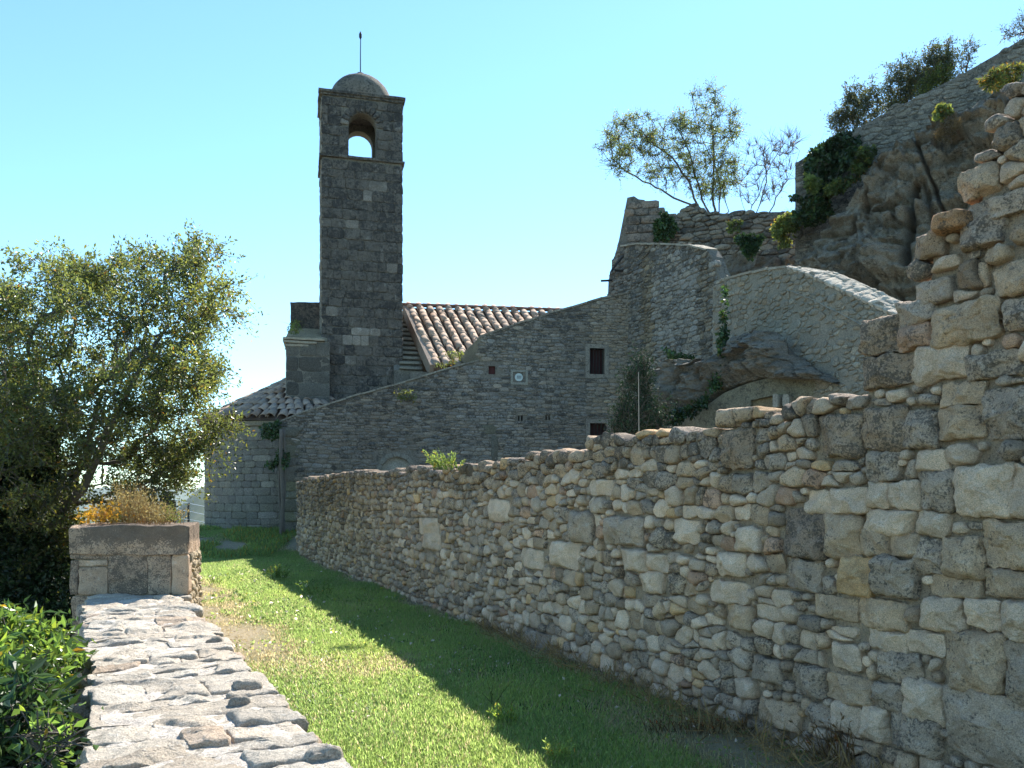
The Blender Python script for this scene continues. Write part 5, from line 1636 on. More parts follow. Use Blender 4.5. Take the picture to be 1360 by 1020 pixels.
def sample_outline(poly, N, D0, depth, rs, mind=18):
    poly = np.array(poly, float); out = []; lo, hi = poly.min(0), poly.max(0)
    pts2 = []
    tries = 0
    while len(out) < N and tries < N * 60:
        tries += 1
        u, v = rs.uniform(lo[0], hi[0]), rs.uniform(lo[1], hi[1])
        if not inside(poly, [u], [v])[0]: continue
        # distance to the outline gives the local thickness
        dmin = 1e9
        for k in range(len(poly)):
            a, c = poly[k], poly[(k + 1) % len(poly)]; ab = c - a
            t = np.clip(((u - a[0]) * ab[0] + (v - a[1]) * ab[1]) / (ab @ ab + 1e-9), 0, 1)
            dmin = min(dmin, math.hypot(u - a[0] - ab[0] * t, v - a[1] - ab[1] * t))
        th = depth * min(1, math.sqrt(dmin / 90 + .02))
        D = D0 + rs.uniform(-th, th)
        p = P(680 + (u - 680) , v, D)
        p = np.array([(u - 680) / F * D0 * (1 + (D / D0 - 1) * .3), D, EZ + (HOR - v) / F * D0 * (1 + (D / D0 - 1) * .3)])
        if pts2:
            A = np.array(pts2[-200:])
            if (np.linalg.norm(A - p, axis=1) < mind / F * D0).any(): continue
        out.append(p); pts2.append(p)
    return out

M['leaf_tree'] = leaf_mat('olive_green_leaf', (.07, .088, .032), .45, .34, (.22, .26, .06))
M['leaf_dark'] = leaf_mat('dark_ivy_leaf', (.020, .040, .014), .22, .4, (.05, .10, .02))
M['leaf_bush'] = leaf_mat('bright_laurel_leaf', (.06, .11, .028), .4, .28, (.27, .43, .07))
M['leaf_pale'] = leaf_mat('pale_green_leaf', (.095, .13, .045), .45, .5, (.28, .36, .10))
M['leaf_lime'] = leaf_mat('lime_green_leaf', (.085, .115, .03), .4, .55, (.24, .28, .06))
M['leaf_fir'] = leaf_mat('fir_needle', (.012, .030, .012), .12, .75, (.04, .08, .03))
M['straw'] = leaf_mat('dry_stalk', (.30, .21, .10), .4, .7, (.45, .32, .12))
M['bark_bare'] = plain_mat('pale_bark', (.15, .125, .10), .9, 0, .5, 14, .6)

# the big tree on the left, outside the parapet
rs = np.random.default_rng(101)
D0 = 14.5
outl = [(-120, 420), (-60, 385), (0, 375), (30, 392), (58, 362), (95, 352), (118, 372), (140, 358), (160, 350), (172, 378), (195, 362), (225, 340), (255, 330), (268, 345), (262, 368), (292, 382),
        (300, 400), (282, 425), (270, 440), (262, 470), (285, 478), (290, 495), (270, 520), (255, 545), (250, 570), (262, 590), (240, 610), (238, 650), (222, 672), (200, 690),
        (150, 700), (100, 705), (85, 760), (20, 780), (-60, 760), (-140, 700), (-150, 500)]
cl = sample_outline(outl, 520, D0, 3.2, rs, 13)
for (u, v) in ((258, 333), (272, 335), (290, 336), (296, 390), (300, 380), (178, 343), (165, 350), (100, 350), (60, 360), (150, 345), (286, 500), (295, 568), (283, 575), (305, 572), (270, 585), (255, 600), (282, 598), (215, 345), (240, 360), (270, 480)):
    cl.append(P(u, v, D0 + rs.uniform(-.6, .6)))
tb = P(40, 830, D0); tb[2] = -3.2
tpts = [tb, P(42, 760, D0), P(48, 690, D0), P(55, 630, D0), P(75, 580, D0), P(100, 530, D0)]
tr = make_tree('broadleaf_tree', 'large olive-green broadleaf tree filling the left edge, its crown reaching the apse roof', 'tree', tb, tpts, cl, .20, M['leaf_tree'], per=250, size=.078, twigs=9, twigL=.46, rtip=.006, pw=.45, seed=5,
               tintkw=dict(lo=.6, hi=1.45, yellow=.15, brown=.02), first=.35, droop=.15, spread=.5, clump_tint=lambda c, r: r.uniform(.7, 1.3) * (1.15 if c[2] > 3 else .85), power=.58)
# a second stem inside the crown, as in the photo
b = Bag()
tube(b, [P(60, 700, D0 - .3), P(110, 650, D0 - .6), P(150, 560, D0 - .6), P(190, 480, D0 - .4), P(225, 430, D0 - .2)], [.085, .075, .06, .04, .02], 8)
tube(b, [P(50, 740, D0), P(90, 655, D0 + .2), P(115, 600, D0 + .3), P(135, 520, D0 + .3)], [.10, .08, .055, .025], 8)
tube(b, [P(30, 740, D0), P(10, 640, D0 + .2), P(18, 560, D0 + .3), P(0, 470, D0 + .3)], [.09, .07, .05, .02], 8)
b.build('limb', M['bark'], tr, smooth=True)
# ivy thick round its trunk
iv = thing('ivy_mass', 'dark ivy mass swallowing the trunk and foot of the big left tree', 'ivy', tuple(tb))
b = Bag(); N = 34000
k = rs.random(N) ** .8
v_ = 560 + 290 * k; w_ = 34 + 60 * k ** 1.5
ph = rs.uniform(0, 2 * math.pi, N); rad_ = (rs.random(N) ** .35)
u_ = 48 - 18 * k + w_ * np.cos(ph) * rad_ * (1 + .25 * np.sin(v_ * .05 + ph * 3))
Dn = D0 - .3 + w_ / F * D0 * np.sin(ph) * rad_
Pn = np.stack([(u_ - 680) / F * D0, Dn, EZ + (HOR - v_) / F * D0], 1) + rs.normal(size=(N, 3)) * .08
leaves(b, Pn, rand_dirs(N, rs, -.4), rs.uniform(.05, .11, N), .7, leaf_tints(N, rs, .5, 1.5, .05, .01), rs=rs)
b.build('foliage', M['leaf_dark'], iv)

# glossy bush, lower left
def bush(name, label, outl, D0, depth, N, size, mat, seed, mind=8, per=26, twigL=.22, z0=-2.6, ratio=.36, group=None, tintkw=dict(lo=.6, hi=1.45, yellow=.18, brown=.03), cat='bush', r0=.03, rtip=.004, twigs=4, up=.5, **kw):
    rs = np.random.default_rng(seed)
    cl = sample_outline(outl, N, D0, depth, rs, mind)
    cen = np.mean(cl, axis=0); base = np.array([cen[0], cen[1], z0])
    return make_tree(name, label, cat, base, [base, base * .7 + cen * .3, base * .45 + cen * .55], cl, r0, mat, per=per, size=size, twigs=twigs, twigL=twigL, seed=seed + 1, tintkw=tintkw, rtip=rtip, ratio=ratio, up=up, **kw)
bush('glossy_bush', 'bright glossy green bush with long leaves, growing outside the parapet at lower left', [(-60, 832), (0, 830), (20, 836), (45, 846), (66, 856), (70, 872), (70, 905), (58, 930), (48, 960), (45, 1100), (-80, 1100)], 5.4, 1.0, 520, .088, M['leaf_bush'], 201, mind=6, per=44, twigL=.12, r0=.02)
bush('low_bush', 'darker long-leaved bush at the very bottom left corner below the bright one', [(-40, 940), (10, 905), (40, 890), (60, 960), (66, 1030), (70, 1120), (-60, 1120)], 4.5, .5, 110, .13, M['leaf_dark'], 207, mind=10, per=26, twigL=.2, ratio=.26, tintkw=dict(lo=.9, hi=2.4, yellow=.2, brown=.0), r0=.02)
bush('bramble_sprig', 'thin bramble sprig with pinkish stems hanging against the outer parapet stones', [(40, 950), (60, 930), (85, 960), (88, 1000), (70, 1020), (46, 1010)], 3.9, .12, 16, .06, M['leaf_bush'], 209, mind=8, per=9, twigL=.12, ratio=.6, cat='bramble', z0=-1.0, r0=.006, rtip=.003)

# half-bare tree on the rock and its bare neighbour
o1 = [(797, 205), (800, 178), (812, 160), (828, 150), (845, 160), (862, 150), (875, 168), (890, 160), (905, 130), (925, 125), (945, 116), (955, 135), (975, 152), (982, 180), (975, 205), (985, 230), (965, 262), (930, 262), (900, 245), (870, 250), (840, 225), (815, 235), (800, 225)]
rs = np.random.default_rng(301)
D1 = 32
cl = sample_outline(o1, 190, D1, 1.8, rs, 9)
tb = P(949, 283, D1); 
def half_tint(c, r): return r.uniform(.7, 1.3)
make_tree('half_bare_tree', 'spreading multi-stemmed tree with thin pale foliage on top of the terrace wall', 'tree', tb - [0, 0, .3], dict(root=[tb - [0, 0, .3]], stems=[
    [P(948, 280, D1), P(947, 250, D1), P(948, 218, D1), P(946, 174, D1), P(943, 140, D1)], [P(928, 276, D1 - .3), P(914, 240, D1 - .3), P(892, 208, D1 - .4), P(870, 192, D1 - .4), P(845, 165, D1 - .4)],
    [P(967, 281, D1 + .3), P(957, 240, D1 + .3), P(964, 199, D1 + .4), P(984, 174, D1 + .4)], [P(920, 274, D1 + .2), P(885, 256, D1 + .2), P(863, 246, D1 + .3), P(835, 230, D1 + .3), P(815, 212, D1 + .3)],
    [P(936, 278, D1), P(926, 243, D1), P(917, 205, D1 - .2), P(900, 172, D1 - .2)], [P(956, 280, D1 - .2), P(958, 240, D1 - .3), P(934, 190, D1 - .4), P(920, 145, D1 - .4)]]), cl, .11, M['leaf_pale'], per=120, size=.08, twigs=13, twigL=.45, pw=.25, seed=305,
          tintkw=dict(lo=.6, hi=1.4, yellow=.2, brown=.03), first=0, power=.62, twr=.006, rtip=.011, bark=M['bark_bare'], wig=.10, barktint=(.75, .7, .65, 1))
o2 = [(985, 200), (1000, 185), (1020, 190), (1040, 178), (1060, 176), (1070, 185), (1055, 220), (1050, 255), (1020, 275), (990, 270), (975, 250), (990, 225)]
cl = sample_outline(o2, 60, D1 - 1, 1.2, rs, 10)
tb = P(1012, 282, D1 - 1)
make_tree('bare_tree', 'smaller nearly leafless grey tree between the half-bare tree and the rampart end', 'tree', tb - [0, 0, .3], dict(root=[tb - [0, 0, .3]], stems=[
    [P(997, 282, D1 - 1), P(1011, 249, D1 - 1), P(1020, 225, D1 - 1), P(1042, 190, D1 - 1)], [P(1022, 282, D1 - .8), P(1036, 255, D1 - .8), P(1050, 232, D1 - .8), P(1062, 200, D1 - .8)],
    [P(990, 282, D1 - 1.1), P(982, 255, D1 - 1.1), P(992, 205, D1 - 1.1)], [P(1006, 282, D1 - .9), P(1018, 240, D1 - .9), P(1014, 200, D1 - .9)]]), cl, .05, M['leaf_pale'], per=14, size=.06, twigs=10, twigL=.45, up=1.3, pw=.25, seed=306,
          tintkw=dict(lo=.6, hi=1.2, yellow=.1, brown=.6), first=0, power=.6, twr=.006, rtip=.009, bark=M['bark_bare'], wig=.10)

# shrubs along the rampart top
def shrub(lab, outl, D0, N, seed, mat, size=.085, per=85, depth=.7, z0=None, twigL=.3, **kw):
    vmax = max(p[1] for p in outl)
    return bush('shrub', lab, outl, D0, depth, N, size, mat, seed, mind=5, per=per, twigL=twigL, z0=EZ + (HOR - vmax) / F * D0 - .3, group='shrubs along the rampart top', cat='shrub', **kw)
gk = dict(tintkw=dict(lo=.6, hi=1.4, yellow=.25, brown=.03))
M['leaf_grey'] = leaf_mat('grey_green_leaf', (.065, .08, .045), .35, .55, (.16, .19, .08))
shrub('lowest dark shrub, just above the ivy on the rampart', [(1108, 178), (1108, 152), (1120, 145), (1128, 168), (1130, 176)], 25.0, 22, 401, M['leaf_grey'], **gk)
shrub('feathery grey shrub, second up the rampart from the ivy', [(1120, 172), (1122, 130), (1135, 112), (1150, 120), (1160, 110), (1172, 135), (1185, 150), (1150, 168)], 24.8, 70, 402, M['leaf_grey'], **gk)
shrub('tallest dark shrub on the rampart, with pointed tips', [(1178, 150), (1180, 100), (1190, 78), (1200, 90), (1212, 82), (1222, 100), (1228, 125), (1195, 145)], 24.4, 80, 403, M['leaf_grey'], **gk)
shrub('broad grey-green shrub right of the tallest one on the rampart', [(1222, 125), (1225, 80), (1232, 62), (1245, 66), (1262, 58), (1266, 75), (1262, 100), (1240, 118)], 24.0, 70, 404, M['leaf_grey'], **gk)
shrub('yellow-green low shrub spilling over the middle of the rampart top', [(1218, 132), (1230, 108), (1250, 95), (1268, 96), (1262, 108), (1240, 122)], 23.6, 30, 405, M['leaf_lime'], size=.09, depth=.3, **gk)
shrub('thin upright shrub, second from the top of the rampart', [(1270, 100), (1272, 70), (1284, 55), (1295, 62), (1290, 90)], 23.5, 24, 406, M['leaf_grey'], per=22, **gk)
shrub('sparse shrub at the upper right corner above the rampart', [(1328, 52), (1332, 35), (1350, 26), (1380, 10), (1400, 20), (1370, 46)], 22.8, 40, 407, M['leaf_grey'], per=20, size=.08, **gk)

# ivy and plants on walls
def patch(name, lab, cat, pts_px, D0, N, size, mat, seed, th=.15, group=None, ratio=.75, bulk=1.0, sag=-.3, tk=dict(lo=.6, hi=1.4, yellow=.15, brown=.03)):
    rs = np.random.default_rng(seed)
    poly = np.array(pts_px, float); lo, hi = poly.min(0), poly.max(0)
    U = rs.uniform(lo[0], hi[0], N * 4); V_ = rs.uniform(lo[1], hi[1], N * 4)
    nz = fbm(np.stack([U * .09, V_ * .09, 0 * U], -1), seed, 3)
    ok = inside(poly + 0, U + 5 * nz, V_ + 5 * np.roll(nz, 5)) & (nz > -.28 * bulk)
    U, V_, nz = U[ok][:N], V_[ok][:N], nz[ok][:N]; N = len(U)
    D = (D0(U, V_) if callable(D0) else D0) - rs.uniform(0, th, N) - np.maximum(nz, 0) * th
    Pn = np.stack([(U - 680) / F * D, D, EZ + (HOR - V_) / F * D], 1)
    c = Pn.mean(0)
    root = thing(name, lab, cat, tuple(c), group)
    b = Bag(); leaves(b, Pn, rand_dirs(N, rs, sag), rs.uniform(.6, 1.3, N) * size, ratio, leaf_tints(N, rs, cl=1 + nz, **tk), rs=rs)
    b.build('foliage', mat, root)
    # thin stems behind the leaves
    b = Bag()
    for k in range(min(24, N // 20)):
        i0 = rs.integers(N); q = Pn[i0] + [0, .03, 0]
        tube(b, [q, q + rs.normal(size=3) * size * .8 + [0, .02, size], q + rs.normal(size=3) * size * 1.2 + [0, .02, size * 2]], [.006, .004, .002], 3, cap=False)
    b.build('stems', M['bark'], root)
    return root
DR = lambda U, V: 25.1 - (U - 1056) / 304 * 3.0
patch('ivy', 'dark ivy curtain covering the left end of the rampart wall', 'ivy', [(1068, 215), (1085, 198), (1110, 184), (1140, 172), (1141, 190), (1130, 215), (1112, 235), (1095, 250), (1080, 258), (1070, 240)], DR, 9000, .13, M['leaf_dark'], 501, .5)
patch('shrub', 'green bush growing on the rock just below the rampart ivy', 'shrub', [(1100, 248), (1128, 230), (1142, 198), (1163, 194), (1155, 215), (1140, 235), (1120, 252), (1095, 262)], lambda U, V: DR(U, V) - .6, 2600, .12, M['leaf_lime'], 502, .5, tk=dict(lo=.4, hi=1.0, yellow=.1, brown=.05))
patch('plant', 'lime-green tuft at the foot of the rampart end pillar', 'plant', [(1068, 238), (1078, 234), (1088, 244), (1086, 255), (1075, 256)], 24, 300, .14, M['leaf_lime'], 503, .3)
patch('shrub', 'dark scrub in the gap between terrace wall and cliff', 'shrub', [(1050, 262), (1100, 258), (1105, 285), (1080, 300), (1055, 292)], 24.2, 2600, .12, M['leaf_dark'], 504, .4, tk=dict(lo=.7, hi=1.8, yellow=.2, brown=.1))
patch('shrub', 'yellow-green shrub spilling beside the right end of the terrace wall', 'shrub', [(1025, 300), (1040, 285), (1058, 280), (1072, 290), (1066, 310), (1050, 325), (1035, 330)], 25, 1500, .10, M['leaf_lime'], 505, .4)
patch('ivy', 'dark green ivy hanging off the ruined wall edge', 'ivy', [(867, 290), (880, 283), (896, 292), (900, 305), (886, 322), (870, 322)], 30, 1600, .14, M['leaf_dark'], 506, .3, tk=dict(lo=1, hi=2.2, yellow=.1, brown=.02))
patch('ivy', 'wedge of moss and ivy hanging under the terrace wall', 'ivy', [(975, 315), (1015, 312), (1008, 330), (998, 345), (990, 335)], 26.5, 1500, .12, M['leaf_dark'], 507, .25, tk=dict(lo=.8, hi=2.0, yellow=.1, brown=.02))
patch('plant', 'small yellow-green plant on the middle of the terrace wall', 'plant', [(965, 295), (985, 292), (982, 305), (970, 308)], 28.8, 160, .12, M['leaf_lime'], 508, .2)
patch('ivy', 'creeper strands trailing down the left part of the gabled wall', 'ivy', [(955, 445), (962, 380), (966, 380), (966, 440), (974, 470), (970, 500), (952, 520), (940, 515), (955, 490)], lambda U, V: 17.3 + 0 * U, 900, .09, M['leaf_dark'], 509, .25, tk=dict(lo=.8, hi=2.4, yellow=.1, brown=.05))
patch('plant', 'green creeping plant at the foot of the bastion above the rock', 'plant', [(880, 462), (900, 470), (925, 475), (922, 482), (895, 478)], lambda U, V: 21.2 + 0 * U, 320, .09, M['leaf_dark'], 510, .2, tk=dict(lo=1.2, hi=2.6, yellow=.2, brown=.02))
patch('ivy', 'dark ivy under the left end of the rock outcrop', 'ivy', [(858, 548), (880, 540), (905, 545), (930, 530), (945, 520), (935, 545), (900, 562), (862, 566)], lambda U, V: 17.2 + 0 * U, 900, .09, M['leaf_dark'], 511, .3)
patch('plant', 'bright yellow-green tuft on the cliff face above the near wall', 'plant', [(1241, 150), (1252, 138), (1264, 144), (1262, 156), (1246, 158)], 20.4, 420, .11, M['leaf_lime'], 512, .3)
patch('plant', 'dry reddish weeds hanging on the cliff below a yellow tuft', 'plant', [(1235, 195), (1250, 165), (1268, 152), (1275, 165), (1262, 185), (1245, 200)], 20.2, 800, .10, M['straw'], 513, .3, ratio=.2, tk=dict(lo=.2, hi=.5, yellow=0, brown=0))
patch('plant', 'green and brown grass clump at the top of the cliff by the near wall', 'plant', [(1300, 110), (1318, 92), (1345, 85), (1362, 88), (1350, 110), (1318, 120)], 19.6, 1500, .11, M['leaf_lime'], 514, .3, ratio=.3, tk=dict(lo=.5, hi=1.1, yellow=.3, brown=.2))
patch('plant', 'weeds growing from the lower tiles of the nave roof', 'plant', [(578, 482), (585, 470), (600, 465), (615, 466), (612, 478), (590, 488)], 26.0, 260, .10, M['leaf_lime'], 515, .3, ratio=.3)
patch('plant', 'yellow-green weeds on the buttress roof left of the tower', 'plant', [(383, 442), (386, 428), (397, 425), (402, 436), (397, 443)], 26.4, 220, .10, M['leaf_lime'], 516, .3, ratio=.35)
patch('plant', 'yellow-topped tuft growing on the upper face of the stone house', 'plant', [(520, 522), (545, 518), (558, 524), (552, 535), (530, 530)], 24.7, 240, .09, M['leaf_lime'], 517, .15, ratio=.35)
patch('ivy', 'upper green ivy clump at the corner under the apse eaves', 'ivy', [(346, 566), (372, 560), (376, 575), (368, 584), (350, 582)], 24.6, 420, .10, M['leaf_dark'], 518, .4, tk=dict(lo=1, hi=2.2, yellow=.1, brown=0))
patch('ivy', 'lower green ivy clump half way down the house corner', 'ivy', [(352, 618), (366, 612), (372, 596), (384, 606), (382, 622), (362, 624)], 24.2, 420, .10, M['leaf_dark'], 519, .3, tk=dict(lo=1, hi=2.2, yellow=.1, brown=0))
patch('plant', 'small green shoot on the lower wall top left of the sapling', 'plant', [(594, 610), (604, 590), (612, 600), (610, 620)], 24.6, 1, .05, M['leaf_dark'], 520, .1) if False else None

# old bare vine stem up the corner of the house
vs_ = thing('vine_stem', 'old pale woody vine stem climbing the left corner of the stone house', 'vine', tuple(P(375, 742, 23.9)))
b = Bag()
for k, o in enumerate(((0, 0), (3.5, .1), (-2, .05))):
    pts = [P(374 + o[0] + 1.2 * math.sin(v * .05 + k * 2), v, 23.9 + o[1]) for v in range(750, 565, -12)]
    tube(b, pts, [.055 - .012 * k + .008 * math.sin(i * 1.7 + k) for i in range(len(pts))], 7)
b.build('stem', M['bark_bare'], vs_, smooth=True)
# stone block at its foot
fb_ = thing('stone_block', 'squared grey stone block lying on the grass at the foot of the vine', 'stone', tuple(P(365, 735, 23.2)))
p = P(355, 735, 23.3); rough_block([p[:2] + q for q in (np.array([0, 0]), np.array([.55, .05]), np.array([.5, .5]), np.array([-.05, .45]))], p[2] - .25, p[2] + .22, M['apse'], 'block', fb_, 10, .03, (.8, .8, .8, .2), 4, 3)

# dark slender sapling tied to a pale stake behind the near wall
rs = np.random.default_rng(601)
Ds = 14.0
so = [(846, 478), (852, 474), (858, 490), (862, 510), (864, 530), (870, 545), (886, 548), (880, 572), (860, 590), (820, 595), (812, 572), (815, 560), (822, 540), (826, 520), (830, 495), (836, 486), (842, 492)]
cl = sample_outline(so, 130, Ds, .45, rs, 5)
tb = P(848, 640, Ds); tb[2] = 1.0
make_tree('fir_sapling', 'dark slender evergreen sapling tied to a thin pale stake behind the near wall', 'tree', tb, [tb, P(847, 600, Ds), P(848, 560, Ds), P(849, 520, Ds), P(850, 485, Ds)], cl, .035, M['leaf_fir'], per=70, size=.055, twigs=6, twigL=.2, seed=603,
          tintkw=dict(lo=.6, hi=1.9, yellow=.05, brown=0), first=.1, up=.9, droop=-.2, rtip=.005, ratio=.35)
st = thing('stake', 'thin pale plant stake standing against the dark sapling', 'stake', tuple(P(848, 600, Ds - .5)))
b = Bag(); q = P(849, 640, Ds - .5); q[2] = 1.0; tube(b, [q, P(848.5, 560, Ds - .5), P(848, 494, Ds - .5)], [.009, .008, .007], 6, (2.2, 2.3, 2.3, 0)); b.build('pole', M['bark_bare'], st)

# rocks and blocks of the apse foot: railing beyond the pillar
rl = thing('railing', 'thin black metal railing with wires, beyond the pillar at the edge of the terrace', 'railing', tuple(P(240, 700, 21)))
M['metal'] = plain_mat('painted_metal', (.025, .027, .03), .45, .8, .1, 10, .02)
def post(u, v0, v1, D, w=.03, nm='post'):
    b = Bag(); a = P(u, v0, D); c = P(u, v1, D); b.add(box_pts((a + c) / 2, w, w, abs(a[2] - c[2]) / 2), F4=BOXF); b.build(nm, M['metal'], rl)
for (u, v, D, w) in ((213.5, 659, 21.0, .024), (218.5, 652, 22, .04), (224.5, 653, 23, .05), (229.5, 664, 25, .025), (232.5, 664.5, 27, .025)): post(u, v, 715, D, w)
for (u, v, D) in ((250.5, 668, 28.5), (284, 672, 30.0)): post(u, v, 712, D)
b = Bag()
for k, (va, vb, vc) in enumerate(((664, 668.5, 673), (676, 679, 684), (688, 690, 694))):
    tube(b, [P(231, va, 27), P(250.5, vb, 28.5), P(284, vc + 2, 30.0)], [.012] * 3, 5, (14, 14, 14, 0))
b.build('wires', M['metal'], rl)

# ------------------------------------------------------------------ dry plants on the pillar
rs = np.random.default_rng(701)
dw = thing('dry_weeds', 'golden dry weeds and orange leaves growing on top of the pillar', 'plant', tuple(P(180, 696, 10.3)))
b = Bag(); bl = Bag(); bo = Bag()
for k in range(260):
    u = np.clip(rs.normal(188, 26), 122, 243); D = rs.uniform(9.9, 10.7)
    base = P(u, 699, D); base[2] = pz + .0
    hh = .12 + .30 * math.exp(-((u - 172) / 30) ** 2) * rs.uniform(.4, 1.2) + rs.uniform(0, .10)
    lean = rs.normal(size=3) * .10
    pts = [base, base + [lean[0] * .4, lean[1] * .4, hh * .5], base + [lean[0], lean[1], hh]]
    f = rs.uniform(.6, 1.5)
    tube(b, pts, [.0028, .0022, .0012], 3, (f, f * .9, f * .75, 0), cap=False)
    n = rs.integers(8, 22)
    t = rs.uniform(.2, 1, n)[:, None]
    Pn = pts[0] * (1 - t) + pts[2] * t + rs.normal(size=(n, 3)) * .018
    tn = leaf_tints(n, rs, .6, 1.3, 0, 0); tn[:, :3] *= [1, 1.12, 1.1]
    leaves(b, Pn, rand_dirs(n, rs, .5), rs.uniform(.015, .045, n), .35, tn, rs=rs)
b.build('stalks', M['straw'], dw)
M['orange'] = leaf_mat('orange_leaf', (.34, .20, .03), .4, .5, (.6, .38, .04))
n = 420; u = rs.normal(138, 15, n); u = np.clip(u, 104, 190); v = 690 - np.abs(rs.normal(0, 9, n)) + (u < 120) * 4
D = rs.uniform(9.9, 10.6, n)
Pn = np.stack([(u - 680) / F * D, D, EZ + (HOR - v) / F * D], 1)
leaves(bo, Pn, rand_dirs(n, rs, -.2), rs.uniform(.03, .075, n), .6, leaf_tints(n, rs, .5, 1.2, .4, .0), rs=rs); bo.build('orange_leaves', M['orange'], dw)
for k in range(300):
    u = rs.choice([232, 228, 224, 160]) + rs.normal() * 5; D = rs.uniform(9.9, 10.5); q = P(u, 692 - abs(rs.normal()) * 9, D)
    leaves(bl, [q], [rs.normal(size=3) + [0, 0, .8]], rs.uniform(.02, .045), .35, (.9, .9, .8, 0), rs=rs)
bl.build('green_leaves', M['leaf_lime'], dw)

# weeds on the near wall top
def weed(lab, u0, u1, v, D, n, hmax, seed, mat, lean=0, name='weeds', leafy=12, tint=(1, 1, 1), tip=0.0):
    rs = np.random.default_rng(seed)
    root = thing(name, lab, 'plant', tuple(P((u0 + u1) / 2, v, D)))
    b = Bag()
    for k in range(n):
        u = rs.uniform(u0, u1); base = P(u, v, D + rs.uniform(-.12, .12))
        hh = hmax * rs.uniform(.35, 1); L = np.array([rs.normal() * .35 + lean + (u - (u0 + u1) / 2) / max(u1 - u0, 1) * .9, rs.normal() * .3, 1]); L /= np.linalg.norm(L)
        e = base + L * hh; m_ = base + L * hh * .5 + [0, 0, hh * .06]
        f = rs.uniform(.6, 1.3)
        tube(b, [base, m_, e], [.0035, .0025, .0012], 3, (f * tint[0], f * tint[1], f * tint[2], 0), cap=False)
        t = rs.uniform(.1, 1.05, leafy)[:, None]
        Pn = base * (1 - t) ** 2 + 2 * m_ * t * (1 - t) + e * t * t
        T = leaf_tints(leafy, rs, .7, 1.4, .2, .05); T[:, :3] *= tint
        leaves(b, Pn, L + rand_dirs(leafy, rs) * .8, rs.uniform(.02, .05, leafy) * (hmax / .3) ** .5, .3, T, rs=rs)
    b.build('stalks', mat, root); return root
weed('pale green feathery weeds sprouting from the top of the near wall', 575, 612, 624, 10.6, 46, .28, 801, M['leaf_pale'], -.3, leafy=22, tint=(1.2, 1.25, 1.0))
weed('white-flowered weeds at the edge of the wall shadow, bottom centre', 728, 758, 1008, 5.15, 26, .14, 802, M['leaf_pale'], 0, leafy=20, tint=(1.9, 1.9, 1.7))
weed('leafy weed cluster left of the white-flowered weeds', 660, 690, 958, 5.9, 22, .13, 803, M['leaf_pale'], 0, leafy=18, tint=(1.3, 1.5, 1.0))
weed('tallest single grass stalks standing in the wall shadow', 652, 658, 935, 6.4, 4, .24, 804, M['leaf_lime'], 0, leafy=3)
weed('weed tuft at the far tip of the sunlit grass', 358, 380, 768, 15.8, 30, .30, 805, M['leaf_lime'], 0, leafy=16, tint=(.8, 1, .7))
weed('small weeds on the shadow edge below the wall end', 402, 440, 790, 13.2, 24, .26, 806, M['leaf_pale'], 0, leafy=14, tint=(.9, 1.1, .8))
weed('small green plant at the foot of the pillar shadow', 280, 292, 775, 15.0, 12, .15, 807, M['leaf_lime'], 0, leafy=12, tint=(.7, 1, .5))
weed('dry brown stalks tangled at the foot of the near wall, bottom right', 1080, 1150, 1010, 5.0, 60, .30, 808, M['straw'], -.2, leafy=4, tint=(.5, .42, .35))
weed('pale dry stems leaning in front of the lowest wall stones', 860, 1000, 975, 5.75, 90, .16, 809, M['straw'], 0, leafy=4, tint=(.45, .38, .32))

